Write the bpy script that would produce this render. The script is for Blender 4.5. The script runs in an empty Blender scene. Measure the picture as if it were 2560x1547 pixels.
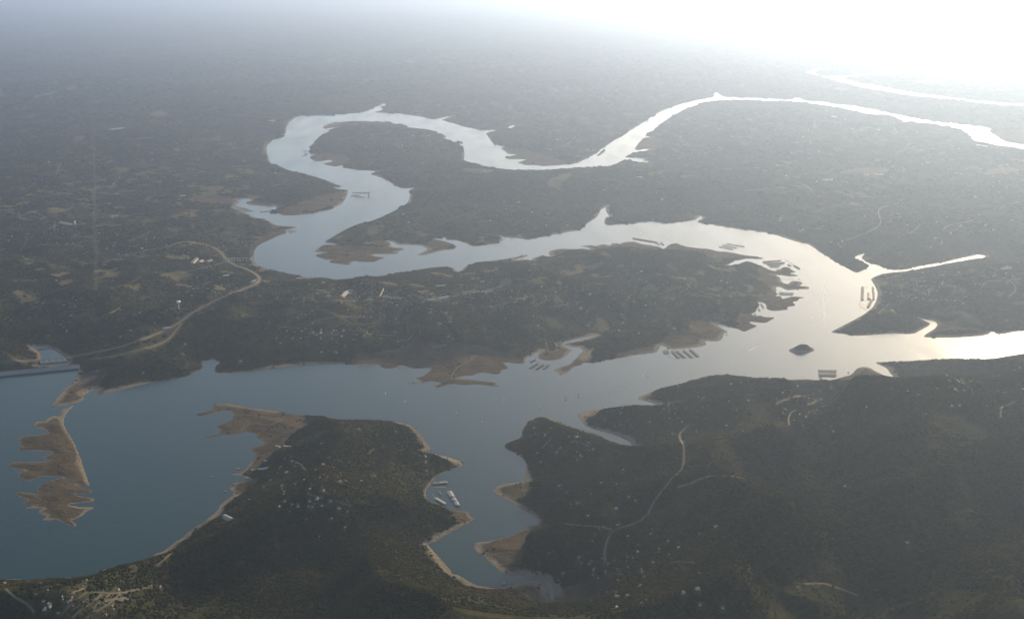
import bpy, bmesh, math, random
import numpy as np
from mathutils import Vector, Matrix

random.seed(7)
rng = np.random.default_rng(7)
SC = bpy.context.scene
COL = SC.collection

# ------------------------------------------------------------------ camera
H = 2400.0                       # flying height above the lake
W0, H0 = 2560.0, 1547.0          # size of the photograph, used to turn pixels into directions
F = 2745.0
PITCH = math.atan((H0 / 2 + 75.0) / F)
cam_d = bpy.data.cameras.new("camera")
cam = bpy.data.objects.new("camera", cam_d)
COL.objects.link(cam)
cam.location = (0, 0, H)
cam.rotation_euler = (math.pi / 2 - PITCH, 0, 0)
cam_d.sensor_fit = 'HORIZONTAL'
cam_d.sensor_width = 36.0
cam_d.lens = F / W0 * 36.0
cam_d.clip_start = 10.0
cam_d.clip_end = 600000.0
SC.camera = cam

# ------------------------------------------------------------------ sky, sun, exposure
SUN_AZ, SUN_EL = math.radians(28.5), math.radians(17.5)   # azimuth to the right of the view
world = bpy.data.worlds.new("World")
SC.world = world
world.use_nodes = True
wn = world.node_tree.nodes
wl = world.node_tree.links
for n in list(wn):
    wn.remove(n)
sky = wn.new('ShaderNodeTexSky')
sky.sky_type = 'NISHITA'
sky.sun_disc = False
sky.sun_elevation = SUN_EL
sky.sun_rotation = SUN_AZ
sky.altitude = 300.0
sky.dust_density = 2.0
bg = wn.new('ShaderNodeBackground')
bg.inputs['Strength'].default_value = 0.09
wo = wn.new('ShaderNodeOutputWorld')
wl.new(sky.outputs[0], bg.inputs[0])
wl.new(bg.outputs[0], wo.inputs[0])

sun_d = bpy.data.lights.new("sun", 'SUN')
sun_d.energy = 3.2
sun_d.angle = math.radians(0.53)
sun_d.color = (1.0, 0.80, 0.49)
sun = bpy.data.objects.new("sun", sun_d)
COL.objects.link(sun)
sun_vec = Vector((math.sin(SUN_AZ) * math.cos(SUN_EL), math.cos(SUN_AZ) * math.cos(SUN_EL), math.sin(SUN_EL)))
sun.rotation_euler = sun_vec.to_track_quat('Z', 'Y').to_euler()
sun.location = (0, 0, 5000)

SC.view_settings.view_transform = 'Standard'
SC.view_settings.look = 'None'
SC.view_settings.gamma = 1.0
SC.view_settings.exposure = 1.15
SC.view_settings.use_curve_mapping = False
SC.cycles.use_denoising = True
SC.cycles.max_bounces = 4
SC.cycles.diffuse_bounces = 1
SC.cycles.glossy_bounces = 2
SC.cycles.volume_bounces = 0
SC.cycles.transmission_bounces = 2

HAZE_DENSITY = 2.6e-5
HAZE_ANISO = 0.68
HAZE_COLOR = (0.50, 0.65, 1.0, 1)

# ------------------------------------------------------------------ pixel -> ground helpers
CP, SP = math.cos(PITCH), math.sin(PITCH)
CROP = {'A1': (0, 200), 'A2': (560, 200), 'A3': (1160, 200), 'A4': (1860, 100),
        'A5': (0, 500), 'A6': (560, 500), 'A7': (1160, 500), 'A8': (1860, 500),
        'B1': (0, 800), 'B2': (560, 800), 'B3': (1160, 800), 'B4': (1860, 800),
        'B5': (0, 1127), 'B6': (560, 1127), 'B7': (1160, 1127), 'B8': (1860, 1127)}
KS = 700.0 / 2464.0


def P(crop, *xy):
    """read-off coordinates of an enlarged detail -> photograph pixels"""
    ox, oy = CROP[crop]
    return [(ox + xy[i] * KS, oy + xy[i + 1] * KS) for i in range(0, len(xy), 2)]


def rays(px):
    px = np.asarray(px, float).reshape(-1, 2)
    a = (px[:, 0] - W0 / 2) / F
    b = -(px[:, 1] - H0 / 2) / F
    return np.stack([a, CP + b * SP, -SP + b * CP], 1)


def ground(px, z=0.0):
    d = rays(px)
    t = (z - H) / d[:, 2]
    return np.stack([d[:, 0] * t, d[:, 1] * t], 1)


def chaikin(pts, closed=True, n=1):
    p = np.asarray(pts, float)
    for _ in range(n):
        q = np.roll(p, -1, 0) if closed else p[1:]
        s = p if closed else p[:-1]
        out = np.empty((len(s) * 2, 2))
        out[0::2] = s * 0.78 + q * 0.22
        out[1::2] = s * 0.22 + q * 0.78
        if not closed:
            out = np.vstack([p[:1], out, p[-1:]])
        p = out
    return p


# ------------------------------------------------------------------ value noise
_TAB = rng.random((256, 256))


def vnoise(x, y, s, seed=0):
    u = x / s + seed * 17.31
    v = y / s + seed * 43.77
    i = np.floor(u).astype(np.int64)
    j = np.floor(v).astype(np.int64)
    f = u - i
    g = v - j
    f = f * f * f * (f * (f * 6 - 15) + 10)
    g = g * g * g * (g * (g * 6 - 15) + 10)
    a = _TAB[i & 255, j & 255]
    b = _TAB[(i + 1) & 255, j & 255]
    c = _TAB[i & 255, (j + 1) & 255]
    d = _TAB[(i + 1) & 255, (j + 1) & 255]
    return (a * (1 - f) + b * f) * (1 - g) + (c * (1 - f) + d * f) * g


def fbm(x, y, s, o=4, seed=0):
    t, a, n = 0.0, 1.0, 0.0
    cs, sn = math.cos(0.6), math.sin(0.6)
    for k in range(o):
        t = t + a * vnoise(x, y, s, seed + k)
        n += a
        a *= 0.5
        s *= 0.5
        x, y = x * cs - y * sn, x * sn + y * cs
    return t / n


def smooth(v, a, b):
    t = np.clip((v - a) / (b - a), 0, 1)
    return t * t * (3 - 2 * t)


# ------------------------------------------------------------------ shorelines read off the photograph
LAKE = (
    P('A4', 2700, 960, 2464, 925, 2380, 910, 2300, 895, 2220, 850, 2175, 825, 2160, 795, 2180, 785, 2130, 770, 2060, 755,
      1900, 740, 1800, 728, 1640, 710, 1500, 688, 1380, 660, 1240, 635, 1150, 612, 1060, 600, 980, 582, 840, 568, 720, 548,
      600, 540, 510, 530, 490, 505, 470, 515, 450, 505, 440, 525, 380, 528, 250, 520, 130, 512, 0, 512) +
    P('A3', 2380, 150, 2290, 150, 2255, 135, 2240, 110, 2215, 105, 2195, 125, 2210, 150, 2100, 170, 1960, 195, 1830, 240,
      1760, 265, 1690, 300, 1630, 335, 1560, 390, 1470, 440, 1400, 490, 1340, 515, 1290, 550, 1240, 590, 1200, 610, 1170, 640,
      1130, 668, 1080, 690, 1010, 725, 960, 742, 860, 750, 760, 757, 690, 762, 640, 750, 540, 752, 500, 735, 460, 735, 520, 710,
      560, 700, 440, 698, 420, 700, 350, 685, 400, 670, 465, 660, 380, 650, 355, 625, 315, 605, 360, 590, 330, 580, 250, 560,
      230, 520, 205, 490, 195, 470, 250, 455, 300, 440, 240, 440, 150, 445, 80, 430, 0, 415) +
    P('A2', 2030, 385, 1950, 365, 1905, 352, 2000, 328, 2038, 308, 1950, 326, 1870, 348, 1760, 330, 1700, 320, 1640, 310,
      1560, 300, 1540, 290, 1500, 295, 1420, 290, 1330, 285, 1310, 283, 1400, 268, 1385, 255, 1400, 235, 1445, 208, 1400, 205,
      1370, 225, 1310, 245, 1280, 268, 1220, 285, 1130, 295, 1000, 305, 850, 312, 740, 318, 680, 310, 640, 325, 590, 355,
      560, 390, 548, 430, 545, 470, 515, 505, 450, 520, 410, 540, 380, 580, 375, 620, 385, 660, 395, 700, 410, 735, 440, 740,
      490, 760, 550, 790, 620, 810, 680, 822, 780, 845, 900, 880, 980, 915, 1060, 942, 960, 948, 1000, 960, 1085, 968, 1080, 990,
      1090, 1000, 1075, 1030, 1060, 1060, 1030, 1095, 990, 1110, 950, 1140, 880, 1150, 800, 1175, 700, 1185, 620, 1195, 560, 1195,
      500, 1190, 480, 1170, 440, 1180, 405, 1170, 420, 1150, 460, 1140, 465, 1108, 400, 1118, 330, 1110, 270, 1105, 205, 1095,
      200, 1085, 250, 1060, 220, 1042, 90, 1045, 145, 1065, 110, 1095, 80, 1120, 130, 1145, 210, 1185, 290, 1220, 350, 1215,
      380, 1235, 450, 1275, 520, 1285, 670, 1295, 600, 1310, 540, 1330, 560, 1345, 480, 1370, 420, 1400, 330, 1440, 290, 1470) +
    P('A6', 265, 450, 262, 500, 262, 540, 300, 575, 360, 605, 450, 620, 560, 645, 680, 665, 740, 690, 840, 680, 930, 685, 1000, 710,
      1060, 695, 1160, 680, 1260, 665, 1370, 675, 1450, 655, 1540, 640, 1680, 625, 1800, 605, 1920, 590, 2000, 590, 2040, 615,
      2055, 640, 2100, 610) +
    P('A7', 40, 570, 110, 548, 200, 540, 300, 530, 400, 515, 480, 495, 580, 480, 540, 500, 470, 520, 430, 540, 500, 525, 570, 525,
      595, 540, 600, 515, 680, 490, 770, 495, 740, 475, 760, 445, 830, 432, 890, 428, 930, 432, 1000, 430, 1060, 425, 1110, 442,
      1120, 435, 1080, 415, 1020, 405, 1080, 400, 1130, 395, 1160, 408, 1200, 390, 1260, 390, 1285, 405, 1300, 380, 1350, 380,
      1370, 390, 1400, 370, 1500, 365, 1520, 370, 1560, 385, 1640, 400, 1700, 405, 1750, 425, 1725, 440, 1770, 425, 1800, 395,
      1850, 378, 1885, 382, 1930, 405, 2000, 415, 2080, 425, 2160, 430, 2230, 450, 2310, 455, 2380, 465, 2464, 485) +
    P('A8', 50, 490, 120, 500, 185, 518, 100, 518, 40, 515) +
    P('A7', 2464, 520, 2430, 530, 2380, 530, 2360, 550, 2290, 580, 2350, 575, 2420, 570, 2464, 545) +
    P('A8', 60, 550, 110, 565, 150, 580, 200, 600, 240, 620, 290, 625, 330, 595, 370, 585, 410, 600, 440, 625, 470, 635, 400, 645,
      450, 655, 500, 668, 400, 675, 340, 665, 240, 655, 290, 665, 330, 690, 320, 705, 350, 730, 390, 740, 410, 715, 470, 710,
      530, 735, 480, 755, 570, 760, 580, 785, 480, 785, 410, 795, 370, 795, 330, 770, 280, 760, 290, 790, 280, 810, 310, 835,
      240, 845, 330, 845, 335, 870, 380, 860, 430, 848, 550, 855, 480, 870, 490, 885, 420, 900, 460, 920, 440, 935, 380, 940,
      395, 965, 330, 972, 240, 978, 190, 955, 200, 930, 170, 905, 110, 890, 140, 920, 120, 950, 100, 985, 60, 995, 90, 1020,
      150, 1015, 180, 1030, 285, 1030, 230, 1060, 195, 1085, 100, 1075, 40, 1070, 70, 1090, 130, 1108, 60, 1135, 0, 1165) +
    P('A7', 2420, 1140, 2350, 1120, 2290, 1105, 2210, 1085, 2240, 1110, 2290, 1140, 2330, 1165, 2290, 1170, 2270, 1230, 2220, 1245,
      2140, 1240, 2110, 1240, 2140, 1270, 2080, 1290, 2000, 1300, 1900, 1310, 1810, 1315, 1770, 1290, 1730, 1275) +
    P('B3', 1710, 255, 1700, 285, 1600, 298, 1500, 310, 1400, 330, 1300, 345, 1220, 355, 1160, 375, 1100, 378, 1050, 372, 1040, 395,
      990, 405, 950, 420, 935, 450, 890, 470, 840, 490, 835, 455, 780, 445, 850, 410, 920, 395, 960, 360, 1000, 320, 1030, 290,
      1050, 265, 1010, 240, 980, 245, 900, 225, 870, 214, 930, 197, 1040, 174, 1120, 153, 1160, 125, 1115, 143, 1040, 162,
      930, 184, 850, 205, 900, 240, 960, 260, 900, 310, 850, 345, 780, 355, 700, 355, 650, 330, 655, 300, 690, 265, 640, 285,
      590, 305, 540, 330, 540, 380, 480, 385, 400, 375, 340, 372, 380, 400, 395, 430, 330, 435, 330, 465, 300, 480, 240, 475,
      180, 460, 110, 470, 80, 490, 0, 490) +
    P('B2', 2060, 505, 2020, 512, 2100, 518, 2200, 525, 2300, 540, 2400, 540, 2440, 570, 2400, 585, 2300, 575, 2200, 565, 2130, 575,
      2060, 570, 2030, 560, 1960, 575, 1900, 600, 1850, 595, 1850, 575, 1900, 560, 1880, 545, 1800, 540, 1740, 560, 1650, 560,
      1590, 550, 1680, 540, 1740, 540, 1700, 515, 1680, 505, 1750, 495, 1800, 460, 1830, 420, 1760, 425, 1700, 430, 1640, 420,
      1570, 400, 1540, 400, 1500, 425, 1420, 430, 1370, 415, 1365, 385, 1280, 390, 1220, 385, 1150, 395, 1090, 385, 1040, 375,
      900, 385, 780, 390, 640, 400, 500, 415, 350, 435, 200, 450, 100, 460, 0, 465) +
    P('B1', 1900, 465, 1880, 440, 1890, 410, 1940, 370, 1880, 335, 1800, 345, 1770, 370, 1800, 420, 1740, 445, 1700, 475, 1660, 490,
      1560, 510, 1400, 540, 1200, 580, 1000, 630, 880, 655, 850, 640, 860, 595, 780, 640, 740, 665, 750, 690, 700, 725, 640, 740,
      560, 750, 500, 765, 445, 760, 470, 725, 500, 680, 540, 640, 560, 600, 620, 570, 650, 530, 680, 480, 690, 425, 600, 430,
      400, 450, 200, 470, 0, 495, -600, 545) +
    P('B5', -600, 1170, -300, 1150, 0, 1140, 60, 1130, 140, 1125, 240, 1140, 420, 1135, 540, 1120, 640, 1110, 700, 1120, 800, 1105,
      850, 1070, 950, 1030, 1080, 1015, 1160, 1000, 1240, 960, 1320, 950, 1360, 900, 1440, 880, 1490, 840, 1540, 800, 1600, 770,
      1660, 710, 1700, 680, 1760, 645, 1820, 600, 1900, 540, 1940, 470, 2010, 410, 2060, 390, 2030, 350, 2010, 330, 2040, 290,
      2100, 265, 2180, 262, 2200, 250, 2160, 240, 2120, 215, 2030, 215, 2040, 200, 2140, 185, 2200, 110) +
    P('B1', 2270, 1185, 2230, 1170, 2210, 1130, 2260, 1110, 2350, 1085, 2280, 1050, 2250, 1030, 2270, 1000, 2180, 985, 2140, 990,
      2030, 1010, 1940, 1015, 1850, 1035, 1790, 1040, 1780, 1025, 1850, 1015, 1930, 1000, 1945, 965, 1900, 940, 1890, 930,
      1980, 905, 2040, 870, 2060, 835, 2035, 800, 1990, 790, 1880, 815, 1780, 845, 1730, 840, 1740, 825, 1860, 790, 1880, 760,
      1870, 735, 1930, 738, 2020, 735, 2100, 748, 2200, 770, 2300, 785) +
    P('B2', 493, 805, 600, 825, 720, 838, 800, 840, 900, 845, 950, 860, 1020, 880, 1100, 882, 1250, 880, 1400, 885, 1560, 895,
      1640, 915, 1690, 950, 1730, 1000, 1780, 1060, 1830, 1125, 1800, 1150, 1770, 1160, 1840, 1170, 1900, 1185, 1970, 1200,
      2040, 1225, 2090, 1250, 2105, 1280, 2050, 1295, 1960, 1325, 1880, 1370, 1820, 1420) +
    P('B6', 1815, 300, 1790, 330, 1775, 380, 1780, 430, 1850, 455, 1920, 480, 1970, 515, 2080, 520, 2150, 530, 2170, 570, 2200, 590,
      2220, 580, 2190, 620, 2120, 650, 2000, 710, 1900, 770, 1830, 815, 1790, 815, 1830, 860, 1880, 920, 1940, 980, 2000, 1040,
      2010, 1080, 2050, 1085, 2110, 1115, 2180, 1160) +
    P('B7', 130, 1180, 280, 1205, 340, 1190, 420, 1165, 520, 1140, 580, 1130, 660, 1140, 720, 1180, 755, 1230, 752, 1290, 775, 1325, 798, 1290, 800, 1215, 770, 1160, 700, 1115,
      560, 1095, 480, 1090, 400, 1095, 330, 1070, 270, 1020, 220, 970, 160, 920, 90, 880, 85, 820, 110, 795, 200, 790, 300, 770,
      370, 760, 430, 735, 500, 700, 580, 670, 650, 640, 660, 620, 640, 590, 560, 540, 480, 490, 400, 440, 330, 405, 300, 395,
      260, 365, 250, 350, 290, 310, 360, 290, 480, 275, 560, 260, 540, 240, 545, 180, 560, 120, 520, 60, 470, 20) +
    P('B3', 420, 1151, 370, 1130, 355, 1100, 420, 1065, 480, 1045, 515, 1020, 510, 980, 530, 940, 560, 890, 620, 850, 700, 845,
      760, 860, 830, 885, 920, 925, 1000, 955, 1080, 975, 1180, 1005, 1260, 1045, 1340, 1080, 1420, 1100, 1490, 1115, 1460, 1070,
      1380, 1030, 1280, 990, 1180, 970, 1110, 950, 1060, 920, 1020, 880, 1010, 850, 990, 825, 1060, 810, 1140, 795, 1220, 780,
      1300, 770, 1390, 755, 1450, 750, 1560, 755, 1700, 748, 1680, 735, 1600, 715, 1520, 692, 1560, 665, 1620, 645, 1700, 605,
      1800, 585, 1900, 565, 2000, 530, 2080, 505, 2180, 485, 2280, 478, 2380, 485, 2464, 495) +
    P('B4', 100, 508, 200, 510, 300, 512, 400, 525, 480, 520, 580, 520, 640, 530, 700, 520, 760, 535, 820, 515, 900, 490, 950, 475,
      980, 440, 1010, 415, 1060, 410, 1110, 420, 1160, 450, 1250, 490, 1290, 500, 1340, 520, 1290, 470, 1260, 420, 1200, 395,
      1150, 372, 1250, 370, 1330, 365, 1450, 362, 1600, 350, 1800, 345, 1950, 348, 2100, 350, 2160, 345, 2240, 330, 2350, 310,
      2464, 290, 2900, 230, 2900, 85, 2464, 102, 2390, 100, 2310, 120, 2220, 130, 2190, 95, 2150, 125, 2090, 140, 2000, 145,
      1850, 155, 1700, 155, 1570, 150, 1620, 110, 1680, 75) +
    P('A8', 1700, 1100, 1695, 1085, 1660, 1060, 1600, 1052, 1530, 1035, 1600, 1065, 1640, 1080, 1640, 1100, 1560, 1140, 1500, 1175,
      1420, 1178, 1320, 1170, 1200, 1180, 1080, 1190, 960, 1195, 860, 1175, 755, 1165, 820, 1130, 920, 1080, 1000, 1040, 1080, 990,
      1130, 950, 1165, 890, 1180, 830, 1170, 790, 1140, 730, 1115, 695, 1160, 670, 1210, 650, 1300, 638, 1400, 630, 1500, 615,
      1640, 590, 1780, 560, 1900, 540, 2020, 515, 2100, 510, 2130, 490, 2050, 480, 2000, 495, 1900, 515, 1780, 545, 1640, 565,
      1500, 590, 1400, 615, 1300, 615, 1220, 595, 1200, 580, 1120, 560, 1070, 540, 1030, 510, 1060, 480, 1070, 465, 1020, 480,
      960, 505, 1010, 525, 1080, 560, 1110, 580, 1060, 610, 1000, 645, 940, 620, 850, 570, 760, 515, 660, 450, 590, 400, 545, 378,
      460, 365, 380, 340, 280, 305, 150, 275, 0, 260) +
    P('A7', 2350, 240, 2250, 225, 2150, 210, 2040, 195, 2080, 180, 2110, 155, 2080, 140, 2055, 155, 2040, 175, 1960, 190, 1850, 200,
      1720, 205, 1660, 190, 1600, 195, 1500, 205, 1380, 215, 1290, 220, 1230, 215, 1240, 180, 1250, 150, 1290, 150, 1260, 115,
      1245, 80, 1270, 50, 1230, 75, 1200, 80, 1190, 105, 1170, 150, 1110, 185, 1060, 225, 1040, 255, 960, 275, 830, 295, 700, 325,
      600, 338, 500, 340, 470, 335, 510, 305, 480, 320, 420, 330, 350, 325, 290, 295, 310, 320, 350, 355, 280, 380, 180, 395,
      110, 405, 60, 400, 30, 375, 0, 375) +
    P('A6', 2060, 355, 1960, 345, 1940, 325, 1900, 340, 1840, 340, 1920, 355, 2000, 380, 2048, 410, 2030, 435, 1960, 440, 1880, 455,
      1800, 480, 1690, 488, 1740, 465, 1800, 430, 1770, 420, 1750, 400, 1640, 395, 1530, 395, 1500, 370, 1440, 360, 1390, 360,
      1440, 365, 1470, 385, 1460, 410, 1520, 420, 1600, 425, 1570, 445, 1520, 455, 1550, 465, 1500, 480, 1420, 480, 1290, 480,
      1340, 495, 1435, 505, 1370, 525, 1330, 545, 1220, 550, 1160, 540, 1100, 550, 1130, 568, 1060, 572, 980, 555, 920, 545,
      950, 530, 870, 525, 880, 515, 830, 505, 800, 490, 830, 475, 910, 460, 860, 460, 800, 460, 820, 430, 860, 400, 920, 390,
      1010, 400, 960, 380, 880, 372, 920, 345, 960, 325, 1030, 280, 1100, 245, 1150, 220, 1210, 205, 1280, 190, 1370, 155,
      1470, 110, 1560, 65, 1620, 20) +
    P('A2', 1635, 1035, 1640, 1000, 1630, 975, 1690, 945, 1620, 955, 1570, 955, 1530, 940, 1480, 910, 1440, 880, 1370, 855,
      1300, 835, 1285, 825, 1370, 805, 1435, 800, 1400, 790, 1340, 805, 1250, 795, 1200, 795, 1150, 790, 1090, 780, 1035, 770,
      1050, 750, 980, 765, 920, 755, 860, 738, 940, 722, 960, 715, 920, 705, 880, 715, 800, 722, 770, 700, 750, 680, 800, 650,
      750, 645, 755, 600, 790, 560, 820, 520, 850, 500, 850, 480, 900, 465, 960, 455, 900, 455, 960, 425, 1040, 415, 960, 420,
      880, 435, 865, 415, 900, 395, 960, 378, 1050, 368, 1150, 360, 1280, 365, 1420, 375, 1530, 388, 1640, 405, 1600, 420,
      1690, 425, 1780, 435, 1850, 450, 1920, 480, 1970, 505, 1910, 515, 1990, 530, 2010, 550, 2060, 560, 2100, 590, 2115, 640,
      2115, 690) +
    P('A3', 0, 708, 100, 738, 200, 765, 320, 780, 450, 793, 600, 796, 800, 792, 950, 780, 1080, 770, 1200, 765, 1290, 760, 1320, 740,
      1350, 740, 1370, 715, 1440, 705, 1475, 705, 1510, 728, 1600, 725, 1675, 730, 1600, 712, 1550, 710, 1620, 692, 1540, 685,
      1425, 680, 1460, 655, 1500, 635, 1570, 635, 1620, 615, 1690, 608, 1600, 610, 1520, 622, 1500, 600, 1530, 560, 1560, 530,
      1570, 510, 1680, 505, 1590, 500, 1610, 470, 1640, 455, 1690, 440, 1670, 432, 1720, 395, 1790, 345, 1860, 305, 1930, 265,
      2010, 235, 2100, 200, 2200, 188, 2330, 180) +
    P('A4', 0, 530, 150, 538, 300, 540, 420, 545, 510, 552, 620, 565, 740, 582, 880, 600, 960, 625, 1060, 645, 1170, 665, 1240, 655,
      1340, 680, 1370, 700, 1420, 715, 1350, 745, 1440, 712, 1560, 735, 1700, 750, 1830, 770, 1920, 790, 1980, 830, 2010, 885,
      2110, 900, 2200, 925, 2330, 940, 2464, 965, 2700, 1000))

FAR_RIVER = P('A4', 545, 290, 580, 270, 650, 250, 700, 248, 640, 270, 625, 290, 640, 310, 720, 325, 830, 320, 870, 312, 950, 318,
              1050, 303, 1200, 292, 1320, 283, 1430, 289, 1550, 293, 1650, 307, 1780, 324, 1880, 344, 2000, 354, 2130, 360,
              2300, 358, 2464, 354, 2700, 350, 2700, 366, 2464, 370, 2300, 368, 2150, 372, 2090, 376, 2020, 372, 1880, 354,
              1760, 337, 1640, 320, 1520, 304, 1400, 301, 1320, 299, 1200, 303, 1060, 313, 950, 327, 880, 335, 900, 350, 960, 365,
              1080, 390, 1200, 410, 1340, 438, 1480, 463, 1600, 478, 1740, 498, 1880, 511, 2000, 528, 2150, 543, 2300, 557,
              2464, 566, 2700, 575, 2700, 596, 2464, 584, 2250, 574, 2100, 558, 1950, 541, 1800, 523, 1640, 508, 1440, 488,
              1320, 465, 1250, 457, 1120, 434, 1000, 407, 860, 382, 780, 352, 720, 332, 640, 312)
TAIL_POOL = P('B1', 210, 215, 300, 220, 400, 235, 480, 265, 550, 310, 600, 360, 605, 385, 480, 395, 345, 408, 345, 390, 365, 350,
              350, 290, 320, 260, 270, 230)
PONDS = [P('A1', 950, 443, 1010, 426, 1115, 417, 1105, 430, 1020, 440), P('A5', 940, 153, 1000, 131, 1032, 136, 985, 152),
         P('A3', 385, 424, 405, 408, 420, 400, 460, 396, 435, 415, 415, 424), P('A3', 885, 530, 895, 520, 935, 519, 915, 532),
         P('A1', 985, 1007, 1015, 997, 1055, 998, 1030, 1006)]
ISLAND = (P('B1', 668, 738, 640, 768, 610, 790, 570, 840, 555, 900, 580, 960, 630, 1040, 670, 1120, 710, 1220, 740, 1310, 770, 1400) +
          P('B5', 790, 305, 760, 312, 700, 297, 650, 290, 720, 322, 810, 350, 800, 375, 700, 378, 640, 372, 700, 400, 830, 415,
            830, 440, 760, 455, 620, 462, 600, 475, 700, 495, 850, 495, 760, 530, 740, 560, 660, 600, 620, 600, 690, 665, 600, 650,
            540, 620, 500, 600, 420, 610, 360, 610, 420, 580, 350, 550, 330, 530, 400, 500, 280, 505, 200, 510, 260, 490, 350, 475,
            220, 465, 200, 450, 260, 425, 180, 405, 130, 380, 180, 360, 250, 370, 340, 380, 330, 350, 320, 325, 380, 290, 480, 250,
            600, 235, 480, 225, 380, 220, 300, 250, 220, 270, 200, 245, 150, 215, 180, 180, 250, 175, 160, 155, 80, 140, 80, 110,
            130, 95, 250, 100, 400, 95, 450, 85, 380, 65, 370, 55, 430, 35, 480, 15) +
          P('B1', 400, 1150, 300, 1145, 170, 1155, 165, 1130, 220, 1110, 165, 1100, 180, 1080, 160, 1050, 180, 1030, 250, 1020,
            340, 1010, 430, 995, 400, 965, 300, 945, 290, 930, 320, 890, 400, 895, 420, 860, 470, 840, 530, 850, 545, 810,
            530, 795, 580, 775))
ROCK = P('A8', 385, 1322, 440, 1298, 510, 1290, 585, 1293, 625, 1318, 585, 1338, 490, 1347, 425, 1337)
ISLETS = [P('A2', 2030, 548, 2060, 539, 2108, 552, 2065, 562), P('A3', 1165, 668, 1200, 636, 1252, 602, 1245, 625, 1192, 670)]

# exposed lake bed and other bare ground
BARE = [
    P('B2', -250, 700, 720, 830, 720, 920, 960, 925, 860, 1040, 590, 1095, 570, 1170, 400, 1250, 380, 1300, 240, 1330, -250, 1300),
    P('B5', 1740, 640, 1840, 600, 1960, 500, 2080, 400, 2150, 400, 2440, 280, 2250, 245, 2000, 245, 1850, 480),
    P('B6', 1960, 505, 2060, 640, 2150, 640, 2240, 580, 2150, 500), P('B6', 1770, 800, 1860, 960, 1920, 1075, 2040, 1095, 2020, 1030, 1830, 840),
    P('B7', 60, 780, 300, 740, 650, 615, 700, 650, 560, 800, 520, 1000, 460, 1105, 300, 1085, 60, 900),
    P('B7', 240, 340, 600, 245, 560, 320, 640, 380, 480, 430, 300, 410),
    P('B7', 240, 1195, 560, 1115, 790, 1200, 760, 1600, 600, 1600, 580, 1400, 420, 1280),
    P('B7', 850, 1185, 1100, 1220, 1260, 1270, 1330, 1350, 1300, 1600, 780, 1600),
    P('B2', 1080, 380, 1200, 310, 1350, 320, 1600, 290, 1680, 225, 1800, 290, 2200, 280, 2460, 340, 2464, 620, 1560, 575, 1700, 420, 1400, 445),
    P('B3', 0, 270, 200, 290, 420, 315, 560, 380, 400, 500, 0, 620),
    P('B3', 640, 280, 715, 235, 760, 285, 840, 250, 970, 250, 900, 345, 700, 375),
    P('B3', 770, 450, 1060, 255, 1150, 260, 1120, 390, 850, 500),
    P('A7', 1220, 1410, 1500, 1315, 1700, 1290, 1800, 1200, 1900, 1160, 2100, 1215, 2150, 1275, 1800, 1335),
    P('A7', 2050, 1060, 2200, 1075, 2340, 1165, 2240, 1255, 2110, 1245, 1950, 1180),
    P('A8', 120, 560, 500, 590, 610, 780, 570, 860, 480, 960, 200, 995, 100, 900, 250, 800, 130, 700),
    P('A8', -60, 980, 300, 1025, 200, 1095, -60, 1185),
    P('A7', 730, 500, 750, 440, 1000, 425, 1130, 390, 1500, 355, 1760, 420, 1850, 373, 2100, 420, 2520, 480, 2520, 530, 2200, 520,
      1900, 450, 1600, 432, 1500, 420, 1300, 425, 1100, 447, 900, 447, 800, 505),
    P('A6', 780, 420, 900, 380, 1000, 400, 1300, 440, 1610, 418, 1570, 485, 1100, 585, 780, 500),
    P('A6', 1340, 355, 1480, 355, 1470, 420, 1340, 415), P('A6', 1770, 420, 1840, 335, 2070, 400, 1680, 495),
    P('A6', 1240, 310, 1300, 260, 1440, 230, 1400, 290, 1300, 340), P('A6', 1680, 290, 1740, 290, 1760, 330, 1700, 320),
    P('A2', 855, 440, 890, 390, 1100, 352, 1650, 405, 1300, 400, 1050, 412), P('A2', 1590, 415, 1990, 510, 1900, 500, 1700, 440),
    P('A2', 760, 690, 900, 645, 1120, 685, 1060, 770, 800, 735), P('A2', 410, 1175, 840, 1035, 1100, 965, 1070, 1075, 600, 1215),
    P('A2', 195, 1090, 260, 1055, 470, 1108, 330, 1118), P('A1', 1620, 1080, 1800, 1030, 2140, 1045, 2050, 1110),
    P('A2', 320, 600, 370, 540, 510, 500, 530, 400, 570, 390, 415, 560, 405, 735), P('A6', 220, 545, 230, 400, 420, 285, 580, 275, 310, 430, 275, 545),
    P('A3', 1490, 615, 1560, 510, 1780, 520, 1700, 650), P('A3', 300, 595, 500, 620, 980, 745, 690, 772, 440, 742),
    P('A4', 2160, 800, 2600, 800, 2600, 960, 2230, 855), P('A8', 1540, 1165, 1640, 1085, 1720, 1060, 2000, 1135, 2200, 1150, 2000, 1160),
    P('B4', 820, 520, 960, 470, 1010, 410, 1120, 415, 1300, 500, 1300, 575, 1190, 575, 950, 575, 850, 545),
    P('B3', 985, 825, 1140, 800, 1190, 830, 1170, 865, 1030, 880), P('B3', 1510, 690, 1640, 640, 1660, 670, 1640, 715),
    P('B1', 430, 770, 560, 600, 720, 480, 860, 470, 1000, 455, 860, 600, 760, 700), P('B1', 1650, 495, 1700, 440, 1780, 430, 1700, 490),
    P('B5', 1890, 640, 1915, 575, 2080, 505, 2155, 530, 1990, 590, 1960, 625), P('B5', 1965, 612, 2060, 596, 2015, 640), P('B5', 2065, 588, 2145, 556, 2150, 566, 2080, 596),
    P('B2', 1770, 1155, 1900, 1180, 2110, 1270, 2060, 1295, 1950, 1240), P('B6', 1750, 400, 1780, 300, 1820, 290, 1790, 380, 1790, 435),
]
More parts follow.
